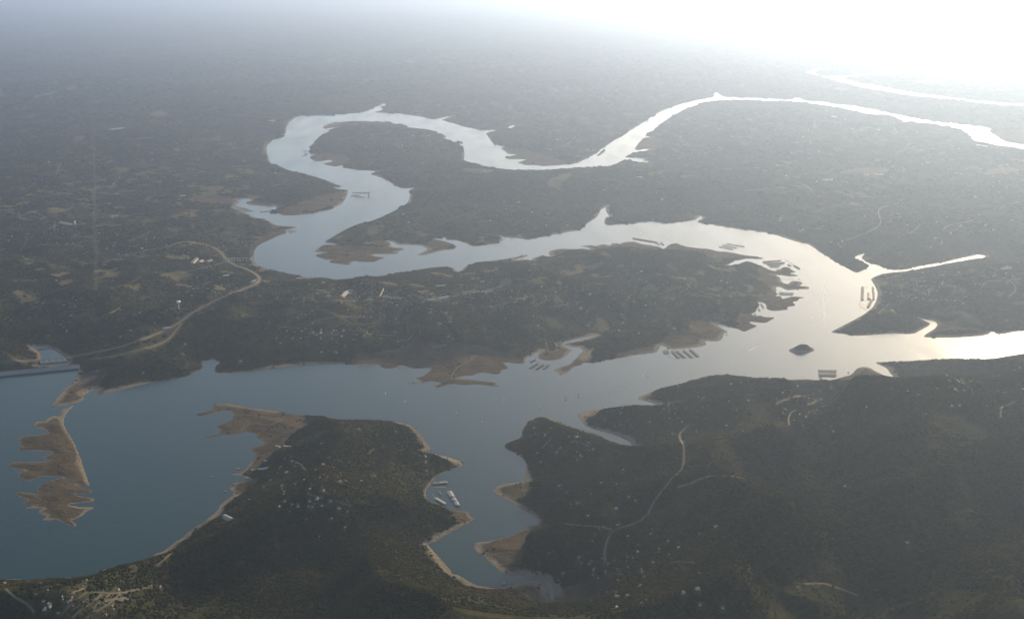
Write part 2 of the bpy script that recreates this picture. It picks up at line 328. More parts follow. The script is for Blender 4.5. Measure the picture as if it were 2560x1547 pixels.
PALE = [P('B1', 640, 757, 660, 760, 600, 830, 565, 890, 590, 960, 640, 1040, 690, 1130, 725, 1220, 760, 1330, 800, 1460, 760, 1440, 720, 1330, 690, 1300,
          650, 1260, 690, 1230, 660, 1130, 600, 1030, 535, 930, 535, 880, 570, 830), P('B5', 690, 120, 730, 130, 800, 310, 760, 300, 720, 220, 700, 160),
        P('B1', 660, 640, 860, 560, 860, 590, 760, 640, 745, 670, 690, 660), P('B1', 690, 560, 720, 520, 830, 490, 860, 510, 790, 550, 700, 580),
        P('B1', 1870, 730, 2040, 730, 2464, 810, 2464, 822, 2200, 785, 2040, 752, 1880, 752), P('B5', 1760, 650, 1960, 450, 2060, 395, 2100, 400, 1980, 470, 1830, 605),
        P('B6', 1770, 820, 1830, 850, 1960, 1000, 2015, 1050, 2010, 1085, 1940, 1060, 1850, 950), P('B6', 1750, 400, 1780, 300, 1830, 280, 1790, 380, 1790, 435),
        P('B2', 2000, 1205, 2105, 1265, 2080, 1290, 1980, 1240, 1860, 1190), P('A2', 860, 435, 870, 405, 960, 378, 1090, 365, 1060, 380, 940, 410),
        P('B3', 1000, 815, 1180, 825, 1180, 845, 1040, 850), P('B3', 1000, 345, 1090, 240, 1160, 250, 1080, 370)]
FIELD = [P('A5', 1420, 590, 1650, 553, 1700, 590, 1600, 622), P('A5', 400, 150, 480, 125, 590, 130, 560, 155, 450, 165),
         P('A5', 205, 205, 260, 180, 350, 165, 370, 180, 260, 205), P('A3', 720, 1000, 760, 950, 860, 900, 960, 880, 900, 960, 850, 1005),
         P('A4', 920, 860, 1000, 830, 1130, 805, 1080, 830, 960, 860), P('A4', 1340, 1000, 1420, 965, 1500, 955, 1440, 985),
         P('A6', 1680, 860, 1820, 850, 2000, 870, 1850, 900, 1700, 890), P('A6', 1200, 870, 1300, 840, 1560, 870, 1500, 890),
         P('A2', 2080, 830, 2200, 790, 2360, 800, 2380, 840, 2200, 850), P('A1', 1740, 1000, 1850, 975, 1970, 985, 1940, 1010, 1800, 1015),
         P('A1', 1280, 330, 1420, 285, 1500, 320, 1400, 345), P('A1', 290, 215, 350, 160, 480, 130, 490, 160, 400, 190),
         P('A1', 560, 120, 650, 95, 720, 115, 640, 135), P('A1', 640, 540, 730, 520, 780, 545, 660, 580), P('A1', 1520, 650, 1560, 630, 1600, 655, 1550, 670),
         P('A4', 800, 1230, 1000, 1180, 1280, 1180, 1260, 1240, 1000, 1255), P('A4', 2060, 1215, 2150, 1180, 2300, 1160, 2464, 1190, 2250, 1215),
         P('A4', 780, 440, 830, 420, 910, 445, 860, 462), P('A4', 240, 180, 340, 165, 440, 185, 330, 200), P('A4', 1110, 485, 1180, 475, 1240, 490, 1170, 500),
         P('A4', 1470, 400, 1560, 360, 1700, 360, 1860, 400, 1700, 420), P('A7', 1180, 1170, 1150, 1060, 1240, 1090, 1300, 1160),
         P('A8', 1800, 1090, 2000, 1080, 2150, 1130, 1900, 1120)]

# ------------------------------------------------------------------ terrain sheet
rows = [3000.0]
while rows[-1] < 15000:
    rows.append(rows[-1] * 1.0024)
while rows[-1] < 140000:
    rows.append(rows[-1] * 1.006)
ROWS = np.array(rows)
NR, NC = len(ROWS), 820


def half(y):
    return 0.53 * y + 430.0


UU = np.linspace(-1, 1, NC)
GX = UU[None, :] * half(ROWS)[:, None]
GY = np.repeat(ROWS[:, None], NC, 1)


def to_grid(w):
    w = np.asarray(w, float)
    r = np.interp(w[:, 1], ROWS, np.arange(NR))
    c = (w[:, 0] / half(w[:, 1]) + 1) * 0.5 * (NC - 1)
    return c, r


def fill(world_poly):
    c, r = to_grid(world_poly)
    c2, r2 = np.roll(c, -1), np.roll(r, -1)
    m = np.zeros((NR, NC), bool)
    lo, hi = max(0, int(math.floor(r.min()))), min(NR - 1, int(math.ceil(r.max())))
    for i in range(lo, hi + 1):
        s = ((r <= i) & (r2 > i)) | ((r2 <= i) & (r > i))
        if not s.any():
            continue
        xs = np.sort(c[s] + (i - r[s]) / (r2[s] - r[s]) * (c2[s] - c[s]))
        for k in range(0, len(xs) - 1, 2):
            a = max(0, int(math.ceil(xs[k])))
            b = min(NC - 1, int(math.floor(xs[k + 1])))
            if b >= a:
                m[i, a:b + 1] = True
    return m


def poly_world(px, n=1):
    return ground(chaikin(px, True, n))


w_lake, w_far, w_pool = poly_world(LAKE), poly_world(FAR_RIVER), poly_world(TAIL_POOL, 2)
w_ponds = [poly_world(p, 2) for p in PONDS]
w_isl, w_rock = poly_world(ISLAND), poly_world(ROCK, 2)
w_islets = [poly_world(p, 2) for p in ISLETS]
water = fill(w_lake) | fill(w_far) | fill(w_pool)
for p in w_ponds:
    water |= fill(p)
m_isl, m_rock = fill(w_isl), fill(w_rock)
water &= ~(m_isl | m_rock)
for p in w_islets:
    water &= ~fill(p)

# nearest shoreline point of every grid vertex by jump flooding
SX = np.full((NR, NC), 1e9)
SY = np.full((NR, NC), 1e9)
pts = []
for poly in [w_lake, w_far, w_pool, w_isl, w_rock] + w_ponds + w_islets:
    q = np.roll(poly, -1, 0)
    c, r = to_grid(poly)
    c2, r2 = to_grid(q)
    for k in range(len(poly)):
        n = max(1, int(max(abs(c2[k] - c[k]), abs(r2[k] - r[k])) * 2.5))
        t = np.arange(n)[:, None] / n
        pts.append(poly[k] * (1 - t) + q[k] * t)
pts = np.vstack(pts)
c, r = to_grid(pts)
ci, ri = np.rint(c).astype(int), np.rint(r).astype(int)
ok = (ci >= 0) & (ci < NC) & (ri >= 0) & (ri < NR)
pts, c, r, ci, ri = pts[ok], c[ok], r[ok], ci[ok], ri[ok]
o = np.argsort(-((c - ci) ** 2 + (r - ri) ** 2))
SX[ri[o], ci[o]] = pts[o, 0]
SY[ri[o], ci[o]] = pts[o, 1]
DD = (SX - GX) ** 2 + (SY - GY) ** 2
for step in [256, 128, 64, 32, 16, 8, 4, 2, 1, 1]:
    for dr in (-step, 0, step):
        for dc in (-step, 0, step):
            if dr == 0 and dc == 0:
                continue
            r0, r1 = max(0, dr), min(NR, NR + dr)
            c0, c1 = max(0, dc), min(NC, NC + dc)
            d_, s_ = (slice(r0, r1), slice(c0, c1)), (slice(r0 - dr, r1 - dr), slice(c0 - dc, c1 - dc))
            sx, sy = SX[s_].copy(), SY[s_].copy()
            nd = (sx - GX[d_]) ** 2 + (sy - GY[d_]) ** 2
            b = nd < DD[d_]
            SX[d_][b] = sx[b]
            SY[d_][b] = sy[b]
            DD[d_][b] = nd[b]
SD = np.sqrt(DD)
SD = np.where(water, -SD, SD)
LODS = np.clip(GY / 6000.0, 0.7, 3.0)
SD = SD + (fbm(GX, GY, 90, 3, 3) - 0.5) * 16 * LODS * smooth(np.abs(SD), 0, 20) * 0.6 + (vnoise(GX, GY, 28, 9) - 0.5) * 5

beach = 7 + 34 * smooth(fbm(GX, GY, 520, 3, 141), 0.36, 0.60)
SHORE = SD * 28.0 / beach

bare = np.zeros((NR, NC))
for p in BARE:
    bare[fill(poly_world(p, 2))] = 1
bare[m_isl] = 1
field = np.zeros((NR, NC))
for p in FIELD:
    field[fill(poly_world(p, 2))] = 1


open_land = smooth(fbm(GX, GY, 120, 3, 101), 0.66, 0.71) * smooth(fbm(GX, GY, 2600, 2, 111), 0.42, 0.58) * smooth(GY, 6200, 8200)
field = np.maximum(field, open_land)
bare[m_rock] = 1


pale = np.zeros((NR, NC))
for p in PALE:
    pale[fill(poly_world(p, 2))] = 1


def blur(a, n):
    for _ in range(n):
        p = np.pad(a, 1, mode='edge')
        a = (p[:-2, 1:-1] + p[2:, 1:-1] + p[1:-1, :-2] + p[1:-1, 2:] + 2 * p[1:-1, 1:-1]) / 6
    return a


bare_s = blur(bare, 6)
lowland = blur(bare, 14)
water_s = np.maximum(SD, 0)
ridge = 1 - np.abs(fbm(GX, GY, 1500, 3, 11) * 2 - 1)
ridge = smooth(ridge, 0.40, 1.0)
spine = smooth(1 - np.abs(fbm(GX, GY, 760, 2, 17) * 2 - 1), 0.42, 0.98)
spur = 1 - np.abs(fbm(GX, GY, 520, 3, 23) * 2 - 1)
hill = 14 + 88 * ridge + 70 * (spur - 0.55) * (0.35 + ridge) + 165 * spine * smooth(GY, 10500, 5200) + 16 * fbm(GX, GY, 160, 3, 31)
big = fbm(GX, GY, 9000, 3, 41)
hill = hill * (0.55 + 0.8 * big) * (1.0 + 0.45 * smooth(GY, 6600, 4800)) * (1 - 0.35 * smooth(GY, 7000, 14000))
hill += 160 * smooth(GY, 26000, 70000) * fbm(GX, GY, 6000, 4, 51)
steep = fbm(GX, GY, 420, 2, 61)
slope = np.clip(0.05 + 0.75 * (steep - 0.3), 0.05, 0.55) * (1 - 0.85 * lowland)
slope = np.maximum(slope, 0.055)
bank = 15 * (1 - np.exp(-water_s * slope / 15))
up = smooth(water_s, 25, 480 * np.clip(GY / 6500, 0.8, 5.0)) * (1 - 0.9 * lowland)
Z = bank + np.maximum(hill, 0) * up + (vnoise(GX, GY, 45, 71) - 0.5) * 2.5 * smooth(water_s, 15, 60)
Z = np.minimum(Z, 9 + water_s * np.clip(0.85 * 2400.0 / GY, 0.02, 0.52))
Z = np.where(SD < 0, np.maximum(SD * 0.14, -7.0), Z)
Z = np.where(m_rock, np.maximum(0.68 * np.maximum(SD, 0) * (1 + 0.35 * (fbm(GX, GY, 40, 3, 131) - 0.5)), Z), Z)
Z = np.where(m_isl & (SD > 0), 0.8 + 0.075 * water_s + 2.5 * (fbm(GX, GY, 55, 3, 81) - 0.4) * smooth(water_s, 5, 30), Z)


def height(x, y):
    x = np.asarray(x, float)
    y = np.asarray(y, float)
    r = np.clip(np.interp(y, ROWS, np.arange(NR)), 0, NR - 1.001)
    c = np.clip((x / half(y) + 1) * 0.5 * (NC - 1), 0, NC - 1.001)
    i, j = r.astype(int), c.astype(int)
    f, g = r - i, c - j
    return (Z[i, j] * (1 - g) + Z[i, j + 1] * g) * (1 - f) + (Z[i + 1, j] * (1 - g) + Z[i + 1, j + 1] * g) * f


def sample(A, x, y):
    r = np.clip(np.rint(np.interp(y, ROWS, np.arange(NR))), 0, NR - 1).astype(int)
    c = np.clip(np.rint((x / half(y) + 1) * 0.5 * (NC - 1)), 0, NC - 1).astype(int)
    return A[r, c]


def land(px):
    """where the line of sight of a pixel meets the ground"""
    d = rays(px)
    out = np.zeros((len(d), 3))
    done = np.zeros(len(d), bool)
    zs = np.linspace(300, -2, 260)
    for z in zs:
        t = (z - H) / d[:, 2]
        x, y = d[:, 0] * t, d[:, 1] * t
        hit = (~done) & (np.maximum(height(x, y), 0) >= z)
        out[hit] = np.stack([x, y, np.maximum(height(x, y), 0)], 1)[hit]
        done |= hit
    t = (0 - H) / d[:, 2]
    out[~done] = np.stack([d[:, 0] * t, d[:, 1] * t, 0 * t], 1)[~done]
    return out


# ------------------------------------------------------------------ materials
def new_mat(name):
    m = bpy.data.materials.new(name)
    m.use_nodes = True
    nt = m.node_tree
    for n in list(nt.nodes):
        nt.nodes.remove(n)
    out = nt.nodes.new('ShaderNodeOutputMaterial')
    b = nt.nodes.new('ShaderNodeBsdfPrincipled')
    nt.links.new(b.outputs[0], out.inputs[0])
    return m, nt, b


def N(nt, t, **kw):
    n = nt.nodes.new(t)
    for k, v in kw.items():
        setattr(n, k, v)
    return n


def noise(nt, scale, detail=4, rough=0.55, co=None):
    n = N(nt, 'ShaderNodeTexNoise')
    n.inputs['Scale'].default_value = scale
    n.inputs['Detail'].default_value = detail
    n.inputs['Roughness'].default_value = rough
    if co is not None:
        nt.links.new(co, n.inputs['Vector'])
    return n.outputs['Fac']


def ramp(nt, fac, a, b):
    n = N(nt, 'ShaderNodeMapRange')
    n.interpolation_type = 'SMOOTHSTEP'
    n.inputs['From Min'].default_value = a
    n.inputs['From Max'].default_value = b
    nt.links.new(fac, n.inputs['Value'])
    return n.outputs[0]


def mixc(nt, fac, a, b):
    n = N(nt, 'ShaderNodeMix')
    n.data_type = 'RGBA'
    for sock, v in ((n.inputs[0], fac), (n.inputs[6], a), (n.inputs[7], b)):
        if isinstance(v, (tuple, float, int)):
            sock.default_value = v if not isinstance(v, tuple) else (*v, 1)
        else:
            nt.links.new(v, sock)
    return n.outputs[2]


def math_(nt, op, a, b=None):
    n = N(nt, 'ShaderNodeMath')
    n.operation = op
    for i, v in enumerate((a, b)):
        if v is None:
            continue
        if isinstance(v, (float, int)):
            n.inputs[i].default_value = v
        else:
            nt.links.new(v, n.inputs[i])
    return n.outputs[0]


def simple_mat(name, col, rough=0.7, var=0.15, metal=0.0, scale=0.4):
    m, nt, b = new_mat(name)
    geo = N(nt, 'ShaderNodeNewGeometry')
    f = noise(nt, scale, 3, 0.6, geo.outputs['Position'])
    dark = tuple(c * (1 - var) for c in col)
    lite = tuple(min(1, c * (1 + var)) for c in col)
    nt.links.new(mixc(nt, f, dark, lite), b.inputs['Base Color'])
    b.inputs['Roughness'].default_value = rough
    b.inputs['Metallic'].default_value = metal
    b.inputs['Specular IOR Level'].default_value = 0.15 if rough > 0.5 else 0.4
    return m


# ground cover
MG, nt, b = new_mat("hill_country_ground")
geo = N(nt, 'ShaderNodeNewGeometry')
pos = geo.outputs['Position']


def attr(nt, name):
    a = N(nt, 'ShaderNodeAttribute')
    a.attribute_name = name
    return a.outputs['Fac']


a_sd, a_bare, a_field = attr(nt, 'shore'), attr(nt, 'bare'), attr(nt, 'field')
n_big = noise(nt, 0.0011, 5, 0.6, pos)
n_mid = noise(nt, 0.009, 5, 0.65, pos)
n_fine = noise(nt, 0.05, 4, 0.7, pos)
n_pat = noise(nt, 0.0032, 6, 0.7, pos)
wood = mixc(nt, ramp(nt, n_mid, 0.35, 0.68), (0.014, 0.018, 0.008), (0.036, 0.035, 0.016))
wood = mixc(nt, ramp(nt, n_fine, 0.42, 0.7), wood, (0.052, 0.046, 0.024))
wood = mixc(nt, math_(nt, 'MULTIPLY', ramp(nt, n_pat, 0.60, 0.72), 0.5), wood, (0.10, 0.083, 0.048))
wood = mixc(nt, math_(nt, 'MULTIPLY', ramp(nt, n_big, 0.45, 0.75), 0.4), wood, (0.045, 0.048, 0.022))
fieldc = mixc(nt, n_mid, (0.09, 0.082, 0.036), (0.155, 0.125, 0.068))
wood = mixc(nt, math_(nt, 'MULTIPLY', a_field, 0.8), wood, fieldc)
# lake bed: low water lines follow the height
sep = N(nt, 'ShaderNodeSeparateXYZ')
nt.links.new(pos, sep.inputs[0])
zz = math_(nt, 'ADD', sep.outputs['Z'], math_(nt, 'MULTIPLY', n_mid, 1.6))
rings = math_(nt, 'SINE', math_(nt, 'MULTIPLY', zz, 5.2))
bed = mixc(nt, ramp(nt, n_mid, 0.3, 0.7), (0.048, 0.037, 0.022), (0.100, 0.077, 0.048))
bed = mixc(nt, math_(nt, 'MULTIPLY', ramp(nt, rings, 0.2, 1.0), 0.30), bed, (0.155, 0.115, 0.074))
bed = mixc(nt, math_(nt, 'MULTIPLY', ramp(nt, n_fine, 0.55, 0.75), 0.55), bed, (0.045, 0.040, 0.020))
a_pale = attr(nt, 'pale')
mps = N(nt, 'ShaderNodeMapping')
mps.inputs['Rotation'].default_value = (0, 0, 0.35)
mps.inputs['Scale'].default_value = (0.006, 0.03, 0.01)
nt.links.new(pos, mps.inputs['Vector'])
streak = noise(nt, 1.0, 5, 0.7, mps.outputs[0])
bed = mixc(nt, math_(nt, 'MULTIPLY', ramp(nt, streak, 0.5, 0.68), 0.65), bed, (0.035, 0.030, 0.016))
lime = mixc(nt, n_fine, (0.125, 0.104, 0.074), (0.235, 0.200, 0.150))
edge = math_(nt, 'ADD', a_sd, math_(nt, 'MULTIPLY', math_(nt, 'SUBTRACT', n_mid, 0.5), 50.0))
near = math_(nt, 'MULTIPLY', math_(nt, 'SUBTRACT', 1.0, ramp(nt, edge, 12.0, 34.0)), ramp(nt, n_pat, 0.30, 0.50))
bfac = math_(nt, 'ADD', a_bare, math_(nt, 'MULTIPLY', math_(nt, 'SUBTRACT', n_mid, 0.5), 0.9))
col = mixc(nt, ramp(nt, bfac, 0.35, 0.62), wood, bed)
col = mixc(nt, near, col, lime)
col = mixc(nt, math_(nt, 'MULTIPLY', a_pale, ramp(nt, n_fine, 0.25, 0.6)), col, (0.23, 0.185, 0.125))
wet = math_(nt, 'SUBTRACT', 1.0, ramp(nt, sep.outputs['Z'], -0.2, 0.7))
col = mixc(nt, math_(nt, 'MULTIPLY', wet, 0.7), col, (0.06, 0.055, 0.04))
nt.links.new(col, b.inputs['Base Color'])
b.inputs['Roughness'].default_value = 0.95
b.inputs['Specular IOR Level'].default_value = 0.0
bump = N(nt, 'ShaderNodeBump')
bump.inputs['Distance'].default_value = 9.0
bump.inputs['Strength'].default_value = 0.8
nt.links.new(math_(nt, 'ADD', n_fine, math_(nt, 'MULTIPLY', n_mid, 1.5)), bump.inputs['Height'])
nt.links.new(bump.outputs[0], b.inputs['Normal'])

# lake water
MW, nt, b = new_mat("lake_water")
geo = N(nt, 'ShaderNodeNewGeometry')
pos = geo.outputs['Position']
wv = noise(nt, 0.035, 5, 0.65, pos)
ws = noise(nt, 0.0016, 4, 0.6, pos)
b.inputs['Base Color'].default_value = (0.008, 0.030, 0.032, 1)
b.inputs['IOR'].default_value = 1.33
b.inputs['Specular IOR Level'].default_value = 0.34
mp = N(nt, 'ShaderNodeMapping')
mp.inputs['Rotation'].default_value = (0, 0, 0.5)
mp.inputs['Scale'].default_value = (0.004, 0.0011, 1)
nt.links.new(pos, mp.inputs['Vector'])
wind = noise(nt, 1.0, 5, 0.62, mp.outputs[0])
rgh = math_(nt, 'ADD', math_(nt, 'MULTIPLY', ramp(nt, wind, 0.35, 0.7), 0.09), math_(nt, 'ADD', math_(nt, 'MULTIPLY', ws, 0.08), 0.10))
nt.links.new(rgh, b.inputs['Roughness'])
bump = N(nt, 'ShaderNodeBump')
bump.inputs['Distance'].default_value = 1.1
bump.inputs['Strength'].default_value = 0.5
nt.links.new(wv, bump.inputs['Height'])
nt.links.new(bump.outputs[0], b.inputs['Normal'])

# woodland
MT, nt, b = new_mat("oak_and_cedar_foliage")
geo = N(nt, 'ShaderNodeNewGeometry')
oi = N(nt, 'ShaderNodeObjectInfo')
pat = noise(nt, 0.0028, 6, 0.66, geo.outputs['Position'])
leaf = noise(nt, 0.35, 3, 0.7, geo.outputs['Position'])
c1 = mixc(nt, oi.outputs['Random'], (0.008, 0.013, 0.004), (0.034, 0.038, 0.013))
c2 = mixc(nt, oi.outputs['Random'], (0.026, 0.024, 0.009), (0.085, 0.066, 0.026))
cc = mixc(nt, ramp(nt, pat, 0.44, 0.62), c1, c2)
cc = mixc(nt, math_(nt, 'MULTIPLY', ramp(nt, leaf, 0.3, 0.75), 0.4), cc, (0.024, 0.026, 0.010))
nt.links.new(cc, b.inputs['Base Color'])
b.inputs['Roughness'].default_value = 0.9
b.inputs['Specular IOR Level'].default_value = 0.0

MAT = {
    'concrete': simple_mat("weathered_concrete", (0.36, 0.35, 0.33), 0.85, 0.2, 0, 0.15),
    'asphalt': simple_mat("pale_asphalt", (0.085, 0.077, 0.064), 0.85, 0.25, 0, 0.05),
    'caliche': simple_mat("caliche_road", (0.135, 0.110, 0.076), 0.95, 0.25, 0, 0.04),
    'white': simple_mat("white_paint", (0.78, 0.77, 0.74), 0.45, 0.06),
    'wall': simple_mat("limestone_wall", (0.46, 0.41, 0.33), 0.85, 0.15),
    'roof_white': simple_mat("white_metal_roof", (0.38, 0.355, 0.32), 0.7, 0.08, 0.0),
    'roof_tan': simple_mat("tan_shingle_roof", (0.22, 0.170, 0.118), 0.9, 0.2),
    'roof_grey': simple_mat("grey_shingle_roof", (0.14, 0.133, 0.125), 0.9, 0.2),
    'roof_blue': simple_mat("blue_grey_metal_roof", (0.16, 0.165, 0.17), 0.8, 0.15, 0.0),
    'roof_rust': simple_mat("rust_tile_roof", (0.36, 0.19, 0.12), 0.7, 0.2),
    'galv': simple_mat("galvanised_roof", (0.27, 0.27, 0.265), 0.8, 0.12, 0.0),
    'dull': simple_mat("dull_grey_roof", (0.10, 0.10, 0.105), 0.9, 0.2),
    'wood': simple_mat("grey_dock_planks", (0.20, 0.18, 0.15), 0.85, 0.25, 0, 1.5),
    'steel': simple_mat("galvanised_post", (0.30, 0.31, 0.32), 0.5, 0.1, 0.4),
    'glass': simple_mat("dark_window", (0.02, 0.025, 0.03), 0.1, 0.1),
    'sail': simple_mat("white_sailcloth", (0.80, 0.79, 0.76), 0.6, 0.05),
    'sail_red': simple_mat("red_sailcloth", (0.55, 0.07, 0.04), 0.6, 0.05),
    'sail_blue': simple_mat("blue_sailcloth", (0.08, 0.15, 0.50), 0.6, 0.05),
    'foam': simple_mat("wake_foam", (0.70, 0.70, 0.68), 0.9, 0.2, 0, 0.15),
}


# ------------------------------------------------------------------ object helpers
def mesh_from(name, v, f, mat, smooth_=False):
    me = bpy.data.meshes.new(name)
    me.from_pydata([tuple(map(float, p)) for p in v], [], f)
    me.update()
    if mat is not None:
        me.materials.append(mat)
    if smooth_:
        me.polygons.foreach_set('use_smooth', [True] * len(me.polygons))
    return me


def link(name, me, parent=None, loc=None, rz=None):
    ob = bpy.data.objects.new(name, me)
    COL.objects.link(ob)
    if parent is not None:
        ob.parent = parent
    if loc is not None:
        ob.location = loc
    if rz is not None:
        ob.rotation_euler = (0, 0, rz)
    return ob


def tag(ob, label=None, cat=None, group=None, kind=None):
    for k, v in (('label', label), ('category', cat), ('group', group), ('kind', kind)):
        if v:
            ob[k] = v
    return ob


def thing(name, label, cat, loc, rz=0.0, group=None):
    ob = bpy.data.objects.new(name, None)
    COL.objects.link(ob)
    ob.location = loc
    ob.rotation_euler = (0, 0, rz)
    ob.empty_display_size = 5
    return tag(ob, label, cat, group)


def box(x0, x1, y0, y1, z0, z1):
    v = [(x0, y0, z0), (x1, y0, z0), (x1, y1, z0), (x0, y1, z0), (x0, y0, z1), (x1, y0, z1), (x1, y1, z1), (x0, y1, z1)]
    f = [(0, 3, 2, 1), (4, 5, 6, 7), (0, 1, 5, 4), (1, 2, 6, 5), (2, 3, 7, 6), (3, 0, 4, 7)]
    return v, f


def gable(x0, x1, y0, y1, z0, z1, t=0.35):
    """a pitched roof with the ridge along x, a closed solid"""
    ym = (y0 + y1) / 2
    v = [(x0, y0, z0), (x1, y0, z0), (x1, ym, z1), (x0, ym, z1), (x0, y1, z0), (x1, y1, z0),
         (x0, y0, z0 - t), (x1, y0, z0 - t), (x0, y1, z0 - t), (x1, y1, z0 - t)]
    f = [(0, 1, 2, 3), (3, 2, 5, 4), (6, 8, 9, 7), (0, 6, 7, 1), (4, 5, 9, 8), (1, 7, 9, 5, 2), (0, 3, 4, 8, 6)]
    return v, f


def lathe(profile, n=16):
    v, f = [], []
    for (r_, z) in profile:
        for k in range(n):
            a = 2 * math.pi * k / n
            v.append((r_ * math.cos(a), r_ * math.sin(a), z))
    for i in range(len(profile) - 1):
        for k in range(n):
            k2 = (k + 1) % n
            f.append((i * n + k, i * n + k2, (i + 1) * n + k2, (i + 1) * n + k))
    f.append(tuple(range(n))[::-1])
    f.append(tuple((len(profile) - 1) * n + k for k in range(n)))
    return v, f


# ------------------------------------------------------------------ the terrain object (after clearings are known)
clear = np.zeros((NR, NC))          # where no trees grow: roads, yards


def mark(xyz, rad):
    for (x, y, *_), rr in zip(xyz, rad if hasattr(rad, '__len__') else [rad] * len(xyz)):
        i0, i1 = np.searchsorted(ROWS, [y - rr, y + rr])
        i0 = max(0, i0 - 1)
        for i in range(i0, min(NR, i1 + 1)):
            if abs(ROWS[i] - y) > max(rr, ROWS[i] * 0.0016):
                continue
            h = half(ROWS[i])
            a = int(math.ceil(((x - rr) / h + 1) * 0.5 * (NC - 1)))
            b_ = int(math.floor(((x + rr) / h + 1) * 0.5 * (NC - 1)))
            a, b_ = max(0, min(a, b_)), min(NC - 1, max(a, b_))
            clear[i, a:b_ + 1] = 1


# ------------------------------------------------------------------ roads
def ribbon(px, width, mat, name, lift=0.7, step=14.0, clearing=None):
    p = chaikin(px, False, 2)
    w = land(p)[:, :2]
    seg = np.hypot(*np.diff(w, axis=0).T)
    s = np.concatenate([[0], np.cumsum(seg)])
    keep = np.concatenate([[True], seg > 0.5])
    s, w = s[keep], w[keep]
    n = max(4, int(s[-1] / step))
    t = np.linspace(0, s[-1], n)
    x, y = np.interp(t, s, w[:, 0]), np.interp(t, s, w[:, 1])
    for _ in range(6):
        x[1:-1] = (x[:-2] + 2 * x[1:-1] + x[2:]) / 4
        y[1:-1] = (y[:-2] + 2 * y[1:-1] + y[2:]) / 4
    tx, ty = np.gradient(x), np.gradient(y)
    L = np.hypot(tx, ty) + 1e-6
    nx, ny = -ty / L, tx / L
    v, f = [], []
    for k in range(n):
        for o_ in (-0.5, 0.0, 0.5):
            xx, yy = x[k] + nx[k] * o_ * width, y[k] + ny[k] * o_ * width
            v.append((xx, yy, float(max(height(xx, yy), 0.3)) + lift))
    for k in range(n - 1):
        for m in range(2):
            a = k * 3 + m
            f.append((a, a + 1, a + 4, a + 3))
    mark(np.stack([x, y], 1), (clearing or width * 0.5 + 3))
    ob = link(name, mesh_from(name, v, f, mat))
    return tag(ob, kind='structure')


